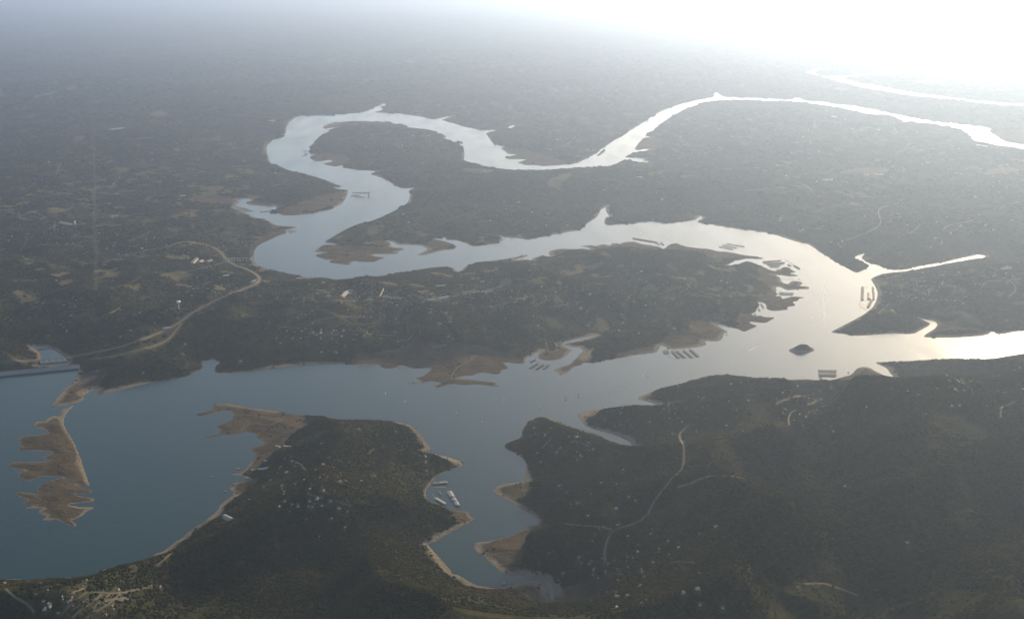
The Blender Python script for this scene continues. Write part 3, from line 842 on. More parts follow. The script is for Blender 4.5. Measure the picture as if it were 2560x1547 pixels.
ROADS = [
    ('highway', 20, 'caliche', P('A5', 590, 1385, 760, 1355, 950, 1320, 1150, 1265, 1330, 1200, 1480, 1135, 1580, 1080, 1680, 1000, 1780, 945,
                              1900, 880, 2050, 820, 2180, 770, 2270, 735, 2290, 680, 2200, 620, 2080, 580, 1990, 530, 1950, 460, 1850, 400,
                              1700, 372, 1600, 367, 1480, 412)),
    ('dam_road', 12, 'caliche', P('A5', 1600, 1085, 1560, 1130, 1520, 1190, 1460, 1245, 1330, 1295, 1100, 1355, 950, 1385, 800, 1400)),
    ('highway', 22, 'asphalt', P('A5', -200, 1432, 0, 1425, 200, 1417, 335, 1411)),
    ('ridge_road', 10, 'caliche', P('B3', 1980, 920, 1930, 965, 1890, 1000, 1900, 1040, 1930, 1100, 1937, 1180, 1932, 1260, 1925, 1310, 1860, 1370, 1800, 1440) +
     P('B7', 1720, 370, 1660, 460, 1610, 560, 1580, 610, 1500, 640, 1400, 670, 1300, 700, 1275, 740, 1255, 800, 1230, 900, 1245, 980)),
    ('ridge_road', 9, 'caliche', P('B7', 1880, 320, 1980, 295, 2070, 300, 2200, 320, 2300, 355, 2400, 400, 2464, 430)),
    ('lane', 8, 'caliche', P('B4', 545, 860, 555, 810, 680, 760, 780, 720, 880, 670)), ('lane', 8, 'caliche', P('B4', 398, 920, 388, 860, 415, 808, 460, 795)),
    ('lane', 8, 'caliche', P('B4', 560, 750, 630, 715, 690, 690)), ('lane', 8, 'caliche', P('B4', 2230, 1040, 2240, 940, 2300, 890, 2390, 870)),
    ('lane', 7, 'caliche', P('B4', 1840, 850, 1870, 852, 1910, 850)), ('lane', 8, 'caliche', P('B4', 1300, 510, 1450, 545, 1600, 560, 1720, 600, 1830, 660, 1920, 760)),
    ('lane', 8, 'caliche', P('B8', 530, 1170, 640, 1165, 760, 1180, 880, 1215, 1000, 1270)),
    ('ranch_road', 10, 'caliche', P('A8', 855, 415, 820, 390, 830, 370, 870, 355, 940, 345, 1040, 300, 1150, 260, 1200, 215, 1205, 180, 1185, 130, 1180, 90, 1220, 65, 1300, 45)),
    ('ranch_road', 9, 'caliche', P('A8', 1400, 310, 1490, 280, 1555, 210)), ('ranch_road', 9, 'caliche', P('A8', 1755, 265, 1770, 235, 1850, 215, 1960, 195, 2050, 165)),
    ('ranch_road', 9, 'caliche', P('A8', 2245, 80, 2310, 45, 2400, 20, 2464, 10)), ('lane', 9, 'caliche', P('A8', 2330, 850, 2410, 790, 2350, 720)),
    ('boat_ramp', 10, 'caliche', P('A8', 1190, 990, 1240, 950, 1285, 908)), ('lane', 8, 'caliche', P('A8', 2105, 770, 2110, 720, 2180, 712, 2260, 715)),
    ('lane', 9, 'caliche', P('A8', 1625, 840, 1632, 785)), ('lane', 9, 'caliche', P('A8', 2210, 665, 2215, 605)), ('lane', 9, 'caliche', P('A8', 1300, 960, 1330, 1005)),
    ('lane', 9, 'caliche', P('A8', 640, 105, 680, 85, 710, 80)), ('lane', 9, 'caliche', P('A8', 315, 190, 320, 155, 345, 138)), ('lane', 8, 'caliche', P('A8', 1735, 390, 1750, 375, 1740, 362)),
    ('lane', 8, 'caliche', P('A8', 1805, 310, 1830, 297, 1815, 285)), ('lane', 8, 'caliche', P('A8', 1625, 428, 1660, 405)),
    ('ranch_road', 11, 'caliche', P('A4', 365, 1195, 420, 1230, 500, 1265, 570, 1295, 610, 1345, 660, 1385)), ('ranch_road', 12, 'caliche', P('A4', 620, 715, 625, 750, 605, 785)),
    ('ranch_road', 12, 'caliche', P('A4', 585, 875, 582, 900, 592, 930)), ('ranch_road', 12, 'caliche', P('A4', 662, 970, 650, 1010, 700, 1030)),
    ('ranch_road', 11, 'caliche', P('A4', 0, 1330, 200, 1310, 380, 1300)), ('ranch_road', 11, 'caliche', P('A4', 1390, 1118, 1415, 1142, 1400, 1162)),
    ('ranch_road', 11, 'asphalt', P('A4', 930, 905, 1060, 870, 1200, 852, 1400, 850)), ('ranch_road', 11, 'asphalt', P('A4', 1340, 995, 1480, 945, 1620, 925, 1800, 905)),
    ('lane', 8, 'caliche', P('B5', 50, 1210, 90, 1260, 160, 1310, 280, 1360, 300, 1420)),
    ('street', 5.5, 'asphalt', P('B5', 530, 1460, 550, 1410, 650, 1340, 770, 1240)), ('street', 5.5, 'asphalt', P('B5', 630, 1470, 720, 1400, 840, 1320, 900, 1260)),
    ('street', 5.5, 'asphalt', P('B5', 820, 1390, 900, 1320, 970, 1260)), ('street', 5.5, 'asphalt', P('B5', 760, 1470, 900, 1390, 1010, 1310, 1060, 1260)),
    ('street', 5.5, 'asphalt', P('B5', 640, 1400, 720, 1350, 780, 1300)), ('street', 5.5, 'asphalt', P('B5', 1000, 1340, 1130, 1300)),
    ('street', 5.5, 'asphalt', P('B5', 780, 1240, 900, 1250, 1040, 1258, 1200, 1220, 1330, 1190)),
    ('boat_ramp', 9, 'concrete', P('B2', 240, 1315, 310, 1313, 360, 1309, 392, 1294)), ('boat_ramp', 9, 'concrete', P('B2', 450, 1104, 520, 1107, 590, 1112)),
    ('street', 9, 'asphalt', P('A6', 760, 1090, 800, 1060, 900, 1042, 1100, 1022, 1250, 1032)), ('street', 9, 'asphalt', P('A6', 1290, 1085, 1380, 1065, 1440, 1035, 1400, 1005, 1350, 1005)),
    ('street', 9, 'asphalt', P('A6', 820, 900, 1000, 890, 1250, 880, 1500, 900, 1780, 890, 2000, 850, 2250, 815, 2464, 790)),
    ('street', 9, 'asphalt', P('A5', 1480, 412, 1400, 430, 1250, 450, 1050, 500, 900, 560)), ('street', 9, 'asphalt', P('A5', 1990, 540, 1880, 575, 1760, 610, 1600, 640)),
    ('street', 9, 'caliche', P('A5', 820, 1075, 900, 1030, 970, 1000, 1045, 955)), ('street', 10, 'caliche', P('A5', 730, 480, 790, 450, 800, 440)),
    ('street', 14, 'asphalt', P('A5', 20, 85, 160, 130, 300, 150, 420, 185, 560, 210, 680, 215)), ('street', 10, 'caliche', P('A5', 320, 400, 420, 390, 520, 400, 620, 385, 740, 415)),
    ('street', 10, 'asphalt', P('A5', 1130, 360, 1240, 320, 1380, 260)), ('street', 9, 'asphalt', P('A5', 1690, 830, 1780, 800, 1880, 775)),
    ('park_road', 7, 'caliche', P('B3', 715, 190, 740, 250, 735, 290, 780, 285, 830, 270, 820, 230, 800, 200)),
    ('park_road', 7, 'caliche', P('B3', 60, 350, 75, 300, 130, 310)), ('park_road', 7, 'caliche', P('B2', 2000, 520, 2020, 450, 2090, 390, 2200, 340, 2220, 300)),
    ('park_road', 6, 'caliche', P('B2', -30, 840, 200, 830, 420, 870, 560, 860)), ('park_road', 6, 'caliche', P('B2', 150, 985, 165, 940, 240, 900, 420, 930, 520, 870)),
    ('lane', 7, 'caliche', P('B7', 560, 660, 800, 640, 1000, 655, 1230, 670, 1300, 690)), ('lane', 7, 'caliche', P('B6', 1280, 20, 1330, -20)),
    ('lane', 7, 'caliche', P('B5', 1380, 1010, 1450, 950, 1510, 900)), ('lane', 7, 'caliche', P('A6', 1960, 1280, 1840, 1300)),
    ('highway', 20, 'caliche', P('A1', 900, 522, 1050, 520, 1200, 515, 1360, 510)), ('highway', 14, 'asphalt', P('A1', 1880, 285, 1960, 305, 2060, 312, 2160, 318)),
]
for nm, wd, mt, px in ROADS:
    ribbon(px, wd, MAT[mt], nm, clearing=24 if nm in ('highway', 'dam_road') else None)
# power line cut through the woods
cut = land(chaikin(P('A1', 822, 430, 828, 700, 830, 1000, 832, 1270) + P('A5', 838, 320, 845, 480, 850, 640, 848, 800), False, 2))
cutp = np.stack([np.interp(np.linspace(0, 1, 900), np.linspace(0, 1, len(cut)), cut[:, k]) for k in (0, 1)], 1)
mark(cutp, 16)
cut_mask = clear.copy()

# ------------------------------------------------------------------ docks and marinas
POSTM = mesh_from("post", *lathe([(0.25, 0), (0.25, 1)], 6), MAT['steel'])


def dock(p1, p2, width, roof, label, group, h=5.0, gabled=True, name='boat_dock', cat='boat dock'):
    a, b_ = ground([p1], 0)[0], ground([p2], 0)[0]
    d = b_ - a
    L = float(np.hypot(*d))
    mid = (a + b_) / 2
    t = thing(name, label, cat, (mid[0], mid[1], 0.0), math.atan2(d[1], d[0]), group)
    link('deck', mesh_from('deck', *box(-L / 2, L / 2, -width / 2, width / 2, -0.4, 0.7), MAT['wood']), t)
    if roof:
        if gabled:
            v, f = gable(-L / 2, L / 2, -width / 2 - 0.8, width / 2 + 0.8, h, h + width * 0.13)
        else:
            v, f = box(-L / 2, L / 2, -width / 2 - 0.8, width / 2 + 0.8, h, h + 0.5)
        link('roof', mesh_from('roof', v, f, MAT[roof]), t)
        n = max(2, int(L / 25) + 1)
        for k in range(n):
            for sgn in (-1, 1):
                q = link('post', POSTM, t, (-L / 2 + 0.6 + (L - 1.2) * k / (n - 1), sgn * (width / 2 - 0.5), 0.7))
                q.scale = (1, 1, h - 0.7)
    return t


def C1(crop, x, y):
    return P(crop, x, y)[0]


def docks(crop, segs, width, roof, label, group, **kw):
    for s in segs:
        dock(C1(crop, s[0], s[1]), C1(crop, s[2], s[3]), s[4] if len(s) > 4 else width, roof, label, group, **kw)


# bend marina beside the low point: white roofs in a bracket
docks('A2', [(1130, 995, 1270, 992)], 16, 'roof_white', 'long white roofed dock closing the far side of the bracket shaped marina', 'bracket marina docks')
docks('A2', [(1118, 1020, 1188, 1014)], 18, 'galv', 'short grey roofed dock at the shore end of the bracket shaped marina', 'bracket marina docks')
docks('A2', [(1155, 1031, 1240, 1030)], 18, 'roof_white', 'white roofed dock along the open side of the bracket shaped marina', 'bracket marina docks')
docks('A2', [(1280, 988, 1270, 1040)], 14, 'dull', 'dark grey dock forming the end of the bracket shaped marina', 'bracket marina docks')
docks('A2', [(565, 1331, 642, 1328)], 16, 'roof_white', 'white roofed dock off the thin wooded spit', 'spit docks')
docks('A2', [(575, 1342, 605, 1341)], 9, 'roof_white', 'small white roofed dock beside the longer one off the thin spit', 'spit docks')
docks('A2', [(482, 1324, 515, 1321)], 12, 'roof_white', 'short white roofed dock against the shore under the thin spit', 'spit docks')
docks('A2', [(85, 1113, 215, 1140), (110, 1130, 255, 1156), (130, 1150, 205, 1162)], 12, 'dull', 'dark roofed dock lying slantwise in the narrow cove behind the sandy point', 'cove docks', gabled=False)
docks('A2', [(318, 1162, 370, 1158), (372, 1157, 402, 1153)], 16, 'dull', 'short dark dock at the mouth of the narrow cove', 'cove mouth docks', gabled=False)
# row of small dark docks off the channel shore
docks('A7', [(1490 + 28 * k, 336 + 4.6 * k, 1512 + 28 * k, 348 + 4.6 * k) for k in range(8)], 22, 'dull',
      'small dark roofed dock in the slanting row of eight off the sand flats', 'row of eight small docks', gabled=False)
docks('A7', [(1700, 372, 1715, 392), (1738, 375, 1752, 394)], 20, 'galv', 'small grey dock at the end of the slanting row of eight', 'row end docks')
docks('A7', [(2310, 387, 2464, 412)], 13, 'dull', 'longest dark dock of the parallel group off the channel shore', 'parallel docks', gabled=False)
docks('A7', [(2275, 400, 2400, 424), (2245, 412, 2365, 436)], 13, 'dull', 'dark dock beside the longest one of the parallel group off the channel shore', 'parallel docks', gabled=False)
# big marina off the fingered flats
docks('A8', [(165, 545, 325, 533), (170, 556, 360, 552)], 15, 'galv', 'long grey roofed dock on the open side of the marina by the finger flats', 'finger flats marina docks')
docks('A8', [(200, 568, 350, 562), (215, 580, 320, 574), (230, 592, 310, 590)], 13, 'dull', 'dark roofed dock on the shore side of the marina by the finger flats', 'finger flats marina docks')
docks('A8', [(365, 525, 440, 575)], 7, None, 'low floating breakwater slanting out from the marina by the finger flats', 'breakwaters', name='floating_breakwater', cat='breakwater')
docks('A8', [(440, 578, 488, 606)], 18, 'dull', 'dark dock at the tip of the slanting floating breakwater', 'finger flats marina docks', gabled=False)
docks('A8', [(385, 570, 412, 582)], 14, 'dull', 'very small dark dock between marina and slanting breakwater', 'finger flats marina docks', gabled=False)
docks('A8', [(305, 816, 436, 822), (310, 830, 432, 835)], 15, 'roof_white', 'white roofed dock lying in the notch between two sand fingers', 'notch docks')
docks('A8', [(330, 700, 440, 698)], 5, None, 'thin open pier in the inlet between sand fingers', 'piers', name='pier', cat='pier')
docks('A8', [(478, 690, 500, 712)], 6, None, 'short open pier bent off a sand finger tip', 'piers', name='pier', cat='pier')
docks('A8', [(128, 960, 140, 975), (92, 1005, 104, 1012), (150, 915, 158, 930), (165, 940, 172, 950)], 10, 'dull', 'tiny dark dock in the inlet below the sand fingers', 'inlet docks', gabled=False)
# marina under the bluff, docks seen end-on
docks('A8', [(1043, 768, 1043, 812), (1041, 818, 1041, 880)], 20, 'roof_tan', 'tan roofed dock in the outer line of the marina under the wooded bluff', 'bluff marina docks')
docks('A8', [(1098, 822, 1100, 872)], 24, 'roof_rust', 'broad rust red roofed dock in the middle of the marina under the wooded bluff', 'bluff marina docks')
docks('A8', [(1134, 770, 1136, 812), (1140, 816, 1140, 878)], 15, 'roof_tan', 'narrow tan roofed dock in the shoreward line of the marina under the wooded bluff', 'bluff marina docks')
docks('A8', [(1122, 884, 1090, 945)], 18, 'roof_tan', 'tan roofed dock set aslant below the marina under the wooded bluff', 'bluff marina docks')
docks('A8', [(1030, 884, 1145, 884)], 5, None, 'cross walkway joining the docks under the wooded bluff', 'bluff marina walkways', name='walkway', cat='walkway')
docks('A8', [(1022, 886, 1020, 935), (1020, 936, 1070, 965)], 4, None, 'thin walkway fencing the open corner of the marina under the wooded bluff', 'bluff marina walkways', name='walkway', cat='walkway')
docks('A8', [(1060, 772, 1100, 765)], 4, None, 'short walkway at the head of the marina under the wooded bluff', 'bluff marina walkways', name='walkway', cat='walkway')
# four bright parallel roofs by the quarry point
for k, nm in enumerate(('outermost', 'second', 'third', 'innermost')):
    docks('B4', [(652 + 2 * k, 443 + 15 * k, 812, 447 + 15.5 * k)], 17, 'roof_tan' if k in (1, 3) else 'roof_white',
          '%s of the four close parallel roofs off the bare quarried point, counted from open water' % nm, 'parallel roofs marina')
docks('B4', [(660, 505, 690, 512)], 9, 'roof_blue', 'small blue grey dock between the four parallel roofs and the trees', 'small blue docks')
# five slanting docks
docks('B3', [(1830, 275, 1890, 333), (1870, 272, 1940, 330), (1930, 268, 2005, 328), (1990, 262, 2060, 322)], 17, 'dull',
      'dark roofed dock slanting out in the comb of docks under the tan bank', 'comb of docks', gabled=False)
docks('B3', [(1750, 275, 1800, 272), (1755, 290, 1805, 288)], 14, 'dull', 'short dark dock at the shore end of the comb of docks', 'comb of docks', gabled=False)
docks('B3', [(1770, 305, 1840, 340), (1840, 340, 2040, 325)], 3.5, None, 'thin walkway round the comb of docks under the tan bank', 'comb walkways', name='walkway', cat='walkway')
docks('B3', [(585, 370, 630, 347)], 8, 'dull', 'lone thin dock off the rounded headland', 'headland docks', gabled=False)
docks('B3', [(578, 424, 652, 382), (635, 432, 705, 390), (700, 430, 745, 395)], 11, 'dull', 'grey dock in the slanting trio off the rounded headland', 'headland docks', gabled=False)
# near cove marina
docks('B6', [(1842, 291, 1883, 288)], 17, 'roof_tan', 'short tan roofed dock in line with the grey one in the near cove', 'near cove docks')
docks('B6', [(1892, 287, 1967, 278)], 17, 'galv', 'long grey roofed dock in line with the tan one in the near cove', 'near cove docks')
docks('B6', [(1836, 320, 1954, 318)], 5, None, 'open walkway with slips behind the tan and grey roofs in the near cove', 'near cove walkways', name='walkway', cat='walkway')
docks('B6', [(1982, 360, 2010, 410)], 24, 'galv', 'broad grey roof at the head of the three part slanting dock in the near cove', 'near cove docks')
docks('B6', [(2016, 420, 2036, 446)], 22, 'galv', 'middle roof of the three part slanting dock in the near cove', 'near cove docks')
docks('B6', [(2040, 452, 2058, 484)], 20, 'galv', 'tail roof of the three part slanting dock in the near cove', 'near cove docks')
docks('B6', [(1862, 420, 1945, 470)], 13, 'roof_white', 'pale dock slanting alone beside the wooded shore of the near cove', 'near cove docks')
docks('B6', [(1892, 360, 1912, 386)], 9, 'dull', 'small dark dock between the walkway and the slanting docks of the near cove', 'near cove docks', gabled=False)
docks('B6', [(1835, 375, 1855, 415)], 3, None, 'gangway from the beach to the pale slanting dock of the near cove', 'near cove walkways', name='walkway', cat='walkway')
docks('B7', [(340, 1170, 362, 1168)], 8, 'galv', 'little dock off the orange mud bank at the head of the cove', 'lone docks')
docks('B2', [(2095, 1240, 2110, 1240)], 8, 'dull', 'little dark dock at the tip of the pale triangular beach', 'lone docks', gabled=False)
docks('A3', [(1193, 475, 1193, 480)], 10, 'dull', 'little dark dock by the far creek mouth', 'lone docks', gabled=False)
docks('A2', [(700, 628, 745, 626), (705, 648, 740, 652), (692, 668, 735, 664)], 18, 'dull', 'little dock off the western tip of the round far peninsula', 'far tip docks', gabled=False)

# ------------------------------------------------------------------ boats
def hull_mesh(L, B, D, mat):
    secs = [(-0.5, 0.80, 1.0), (-0.2, 1.0, 1.0), (0.1, 0.98, 1.0), (0.3, 0.72, 1.08), (0.42, 0.38, 1.15), (0.5, 0.04, 1.22)]
    v, f = [], []
    for (s, w, hh) in secs:
        v += [(s * L, -B / 2 * w, D * hh), (s * L, -B / 2 * w * 0.7, -0.25), (s * L, B / 2 * w * 0.7, -0.25), (s * L, B / 2 * w, D * hh)]
    for i in range(len(secs) - 1):
        for k in range(3):
            f.append((i * 4 + k, i * 4 + k + 1, i * 4 + k + 5, i * 4 + k + 4))
        f.append((i * 4 + 3, i * 4, i * 4 + 4, i * 4 + 7))
    f.append((0, 3, 2, 1))
    f.append((20, 21, 22, 23))
    return mesh_from('hull', v, f, mat)


def sailboat(px, rz, L, sail, label, group='sailboats on the open basin'):
    g = ground([px])[0]
    t = thing('sailboat', label, 'sailboat', (g[0], g[1], 0), rz, group)
    link('hull', hull_mesh(L, L * 0.30, 1.1, MAT['white']), t)
    cab = link('cabin', mesh_from('cabin', *box(-L * 0.12, L * 0.18, -L * 0.08, L * 0.08, 1.1, 1.8), MAT['white']), t)
    link('window', mesh_from('window', *box(-L * 0.08, L * 0.14, -L * 0.083, L * 0.083, 1.35, 1.6), MAT['glass']), cab)
    link('mast', mesh_from('mast', *lathe([(0.1, 1), (0.07, L * 1.25)], 6), MAT['steel']), t, (L * 0.1, 0, 0))
    link('boom', mesh_from('boom', *box(-L * 0.42, L * 0.09, -0.07, 0.07, 2.3, 2.45), MAT['steel']), t)

    def sl(name, pts, mat):
        n = len(pts)
        v = [(x, 0.06 + by, z) for x, by, z in pts] + [(x, -0.06 + by, z) for x, by, z in pts]
        f = [tuple(range(n)), tuple(range(2 * n - 1, n - 1, -1))] + [(k, k + n, (k + 1) % n + n, (k + 1) % n) for k in range(n)]
        link(name, mesh_from(name, v, f, mat), t)
    sl('mainsail', [(L * 0.08, 0, 2.5), (-L * 0.42, 0.5, 2.5), (-L * 0.2, 0.55, L * 0.7), (L * 0.09, 0, L * 1.2)], sail)
    sl('jib', [(L * 0.5, 0, 1.6), (L * 0.11, 0.6, 1.9), (L * 0.11, 0.1, L * 1.02)], sail)
    return t


def motorboat(px, rz, L, label, group='motorboats on the open basin'):
    g = ground([px])[0]
    t = thing('motorboat', label, 'motorboat', (g[0], g[1], 0), rz, group)
    link('hull', hull_mesh(L, L * 0.32, 1.2, MAT['white']), t)
    cab = link('cabin', mesh_from('cabin', *box(-L * 0.22, L * 0.14, -L * 0.12, L * 0.12, 1.2, 2.6), MAT['white']), t)
    link('windscreen', mesh_from('windscreen', *box(L * 0.14, L * 0.15, -L * 0.11, L * 0.11, 1.7, 2.5), MAT['glass']), cab)
    link('engine', mesh_from('engine', *box(-L * 0.54, -L * 0.5, -L * 0.06, L * 0.06, 0.1, 1.6), MAT['dull']), t)
    return t


def houseboat(px, rz, L, label, group='houseboats moored near shore'):
    g = ground([px])[0]
    t = thing('houseboat', label, 'houseboat', (g[0], g[1], 0), rz, group)
    W = L * 0.36
    link('pontoon', mesh_from('pontoon', *box(-L / 2, L / 2, -W / 2, W / 2, -0.3, 0.9), MAT['dull']), t)
    cab = link('cabin', mesh_from('cabin', *box(-L * 0.4, L * 0.36, -W * 0.42, W * 0.42, 0.9, 3.6), MAT['wall']), t)
    for sgn in (-1, 1):
        link('window', mesh_from('window', *box(-L * 0.34, L * 0.30, sgn * W * 0.424 - 0.02, sgn * W * 0.424 + 0.02, 1.8, 2.9), MAT['glass']), cab)
    link('roof', mesh_from('roof', *box(-L * 0.44, L * 0.44, -W * 0.5, W * 0.5, 3.6, 3.9), MAT['roof_white']), t)
    return t


for k, (x, y, rz, L) in enumerate([(352, 705, 1.2, 12), (668, 765, 1.9, 14), (160, 898, 1.0, 11)]):
    sailboat(C1('B3', x, y), rz, L, MAT['sail'], ['white sailboat off the long bare spit with the trailing island', 'largest white sailboat, off the tip of the dark wooded point',
                                                  'small white sailboat in the channel between the two wooded points'][k])
sailboat(C1('B3', 893, 695), 0.6, 12, MAT['sail_red'], 'sailboat under red sails on the open basin')
sailboat(C1('B3', 1010, 668), 2.4, 13, MAT['sail_blue'], 'sailboat under blue sails on the open basin')
sailboat(C1('B3', 1462, 602), 1.4, 12, MAT['sail'], 'white sailboat off the pointed bare tip of a wooded ridge')
sailboat(C1('B2', 1422, 647), 1.7, 11, MAT['sail'], 'white sailboat facing the thin sand bar across the basin', 'pair of sailboats')
sailboat(C1('B2', 1595, 722), 1.3, 12, MAT['sail'], 'white sailboat between the thin sand bar and the square wooded headland', 'pair of sailboats')
for (x, y, rz, lb) in [(1432, 470, 0.4, 'white motorboat off the tan bank between headland and comb of docks'), (1585, 468, 2.0, 'dark hulled boat in front of the comb of docks'),
                       (1568, 490, 1.1, 'small motorboat near the dark hulled boat in front of the comb of docks'), (1615, 502, 0.2, 'small motorboat between the comb of docks and the pointed ridge'),
                       (1355, 573, 2.6, 'small motorboat crossing towards the red and blue sails'), (1245, 770, 0.8, 'motorboat moored beside the pale sandy tip')]:
    motorboat(C1('B3', x, y), rz, 10, lb)
motorboat(C1('B2', 2045, 815), 0.5, 10, 'motorboat alone in mid channel off the square wooded headland')
motorboat(C1('A8', 600, 1035), 1.0, 13, 'dark motorboat resting near the cone shaped rock island')
motorboat(C1('A3', 1590, 1334), 0.4, 14, 'motorboat running up the far channel')
motorboat(C1('A8', 668, 1060), 2.9, 12, 'speedboat turning at the end of the long white wake')
motorboat(C1('A8', 130, 1276), 0.7, 12, 'motorboat at the head of a short slanting wake')
motorboat(C1('A8', 0, 1282), 1.7, 11, 'motorboat lying off the rounded sand tip by the comb of docks')
motorboat(C1('A7', 445, 405), 0.3, 12, 'motorboat in the far channel opposite a notched cove')
houseboat(C1('B2', 1185, 404), 0.2, 17, 'pale houseboat moored off the low brown spit')
houseboat(C1('B2', 1250, 397), 0.1, 16, 'dark houseboat beside the pale one off the low brown spit')
houseboat(C1('B2', 1545, 414), 0.05, 22, 'largest white houseboat, moored in the bight of the brown flats')
houseboat(C1('B1', 2095, 1310), 0.2, 16, 'houseboat off the boat ramp of the near peninsula')
houseboat(C1('B1', 2180, 1391), 0.0, 20, 'white houseboat in the little bay below the near boat ramp')
houseboat(C1('B5', 1985, 357), 0.1, 12, 'small houseboat off the rounded dark knoll')
houseboat(C1('B5', 2052, 384), 0.3, 9, 'tiny houseboat tucked under the rounded dark knoll')
houseboat(C1('B5', 1875, 232), 0.5, 10, 'small boat house floating alone in the bay of the near peninsula')
houseboat(C1('A2', 1155, 806), 0.1, 18, 'white houseboat off the bay on the far peninsula')
houseboat(C1('A6', 1512, 418), 0.1, 18, 'white houseboat beside the low eastern sand finger')
houseboat(C1('A7', 2310, 1182), 0.4, 15, 'houseboat at the tip of the tan bank')
houseboat(C1('A7', 1715, 1295), 0.7, 14, 'houseboat in the notch beside the comb of docks')
houseboat(C1('A7', 565, 527), 0.1, 16, 'white houseboat in the bight behind the thin wooded bar')
houseboat(C1('B4', 920, 462), 0.5, 14, 'dark houseboat between parallel roofs and quarried point')


def wake(crop, pts, w0, w1):
    g = ground(chaikin(P(crop, *pts), False, 2))
    n = len(g)
    tx, ty = np.gradient(g[:, 0]), np.gradient(g[:, 1])
    L = np.hypot(tx, ty)
    v, f = [], []
    for k in range(n):
        w = (w0 + (w1 - w0) * k / (n - 1)) * (0.7 + 0.6 * random.random()) / 2
        v += [(g[k, 0] - ty[k] / L[k] * w, g[k, 1] + tx[k] / L[k] * w, 0.06), (g[k, 0] + ty[k] / L[k] * w, g[k, 1] - tx[k] / L[k] * w, 0.06)]
    for k in range(n - 1):
        f.append((2 * k, 2 * k + 1, 2 * k + 3, 2 * k + 2))
    ob = link('boat_wake', mesh_from('boat_wake', v, f, MAT['foam']))
    tag(ob, kind='stuff')


wake('A8', (665, 1058, 690, 1066, 708, 1060, 713, 990, 708, 930, 698, 885, 712, 830, 715, 780, 730, 735, 718, 705), 12, 6)
wake('A8', (128, 1278, 85, 1302, 40, 1330), 5, 2)
wake('A3', (1588, 1334, 1565, 1341, 1545, 1346), 8, 3)

# ------------------------------------------------------------------ dam, bridges, towers
def slab_between(pa, pb, z):
    a, b_ = ground([pa], z)[0], ground([pb], z)[0]
    d = b_ - a
    return (a + b_) / 2, math.atan2(d[1], d[0]), float(np.hypot(*d))


mid, rz, L = slab_between(C1('B1', -350, 522), C1('B1', 700, 418), 0)
t = thing('concrete_dam', 'long concrete dam with roadway closing the lake beside the lower pool', 'dam', (mid[0], mid[1], 0), rz)
prof = [(-16, -8), (-5, 17), (-5, 19.5), (6, 19.5), (6, 17), (26, -8)]
v = [(-L / 2, y, z) for y, z in prof] + [(L / 2, y, z) for y, z in prof]
f = [tuple(range(6)), tuple(range(11, 5, -1))] + [(k, k + 6, (k + 1) % 6 + 6, (k + 1) % 6) for k in range(6)]
link('dam_wall', mesh_from('dam_wall', v, f, MAT['concrete']), t)
for sgn in (-5.2, 5.8):
    link('parapet', mesh_from('parapet', *box(-L / 2, L / 2, sgn - 0.3, sgn + 0.3, 19.6, 20.9), MAT['concrete']), t)
link('roadway', mesh_from('roadway', *box(-L / 2, L / 2, -4.4, 5.0, 19.55, 19.7), MAT['asphalt']), t)
PIER = mesh_from('pier', [(-2, -14, -7), (2, -14, -7), (2, -2, -7), (-2, -2, -7), (-2, -6.5, 19), (2, -6.5, 19), (2, -2, 19), (-2, -2, 19)],
                 [(0, 3, 2, 1), (4, 5, 6, 7), (0, 1, 5, 4), (1, 2, 6, 5), (2, 3, 7, 6), (3, 0, 4, 7)], MAT['concrete'])
for k in range(24):
    link('pier', PIER, t, (-L * 0.1 + k * 14.0, -2.0, 0))


def bridge(pa, pb, z, wid, nspan, label, name='road_bridge'):
    mid, rz, L = slab_between(pa, pb, z)
    t = thing(name, label, 'bridge', (mid[0], mid[1], 0), rz, 'bridges over the lower pool')
    link('deck', mesh_from('deck', *box(-L / 2, L / 2, -wid / 2, wid / 2, z - 1.5, z), MAT['asphalt']), t)
    for sgn in (-1, 1):
        link('railing', mesh_from('railing', *box(-L / 2, L / 2, sgn * wid / 2 - 0.3, sgn * wid / 2 + 0.3, z + 0.003, z + 1.1), MAT['concrete']), t)
    me = mesh_from('pier', *box(-1.4, 1.4, -wid * 0.4, wid * 0.4, -4, z - 1.5), MAT['concrete'])
    for k in range(nspan):
        link('pier', me, t, (-L / 2 + L * (k + 0.5) / nspan, 0, 0))


bridge(C1('B1', 330, 352), C1('B1', 640, 325), 16, 22, 6, 'highway bridge crossing the pool below the dam')
bridge(C1('B1', 315, 252), C1('B1', 425, 236), 6, 9, 5, 'low narrow bridge at the bend of the pool below the dam')

g = land([C1('A5', 1575, 955)])[0]
t = thing('water_tower', 'white mushroom shaped water tower standing above the highway', 'water tower', tuple(g))
link('pedestal', mesh_from('pedestal', *lathe([(7, -4), (4.0, 4), (3.2, 10), (3.2, 32), (5, 37)], 20), MAT['white'], True), t)
tk = link('tank', mesh_from('tank', *lathe([(5, 36.9), (12, 42), (14.5, 46), (14, 50), (10, 53.5), (4, 55.3), (0.4, 55.8)], 24), MAT['white'], True), t)
link('vent', mesh_from('vent', *lathe([(0.8, 55.6), (0.8, 57.2), (0.2, 57.4)], 8), MAT['steel']), tk)
mark([g], 22)
g = land([C1('A5', 661, 217)])[0]
t = thing('standpipe', 'tall plain white cylindrical water standpipe among far buildings', 'water tank', tuple(g))
link('shell', mesh_from('shell', *lathe([(7.5, -4), (7.5, 34)], 24), MAT['white'], True), t)
link('dome', mesh_from('dome', *lathe([(7.6, 34), (6, 36), (3, 37.2), (0.3, 37.6)], 24), MAT['white'], True), t)
mark([g], 26)

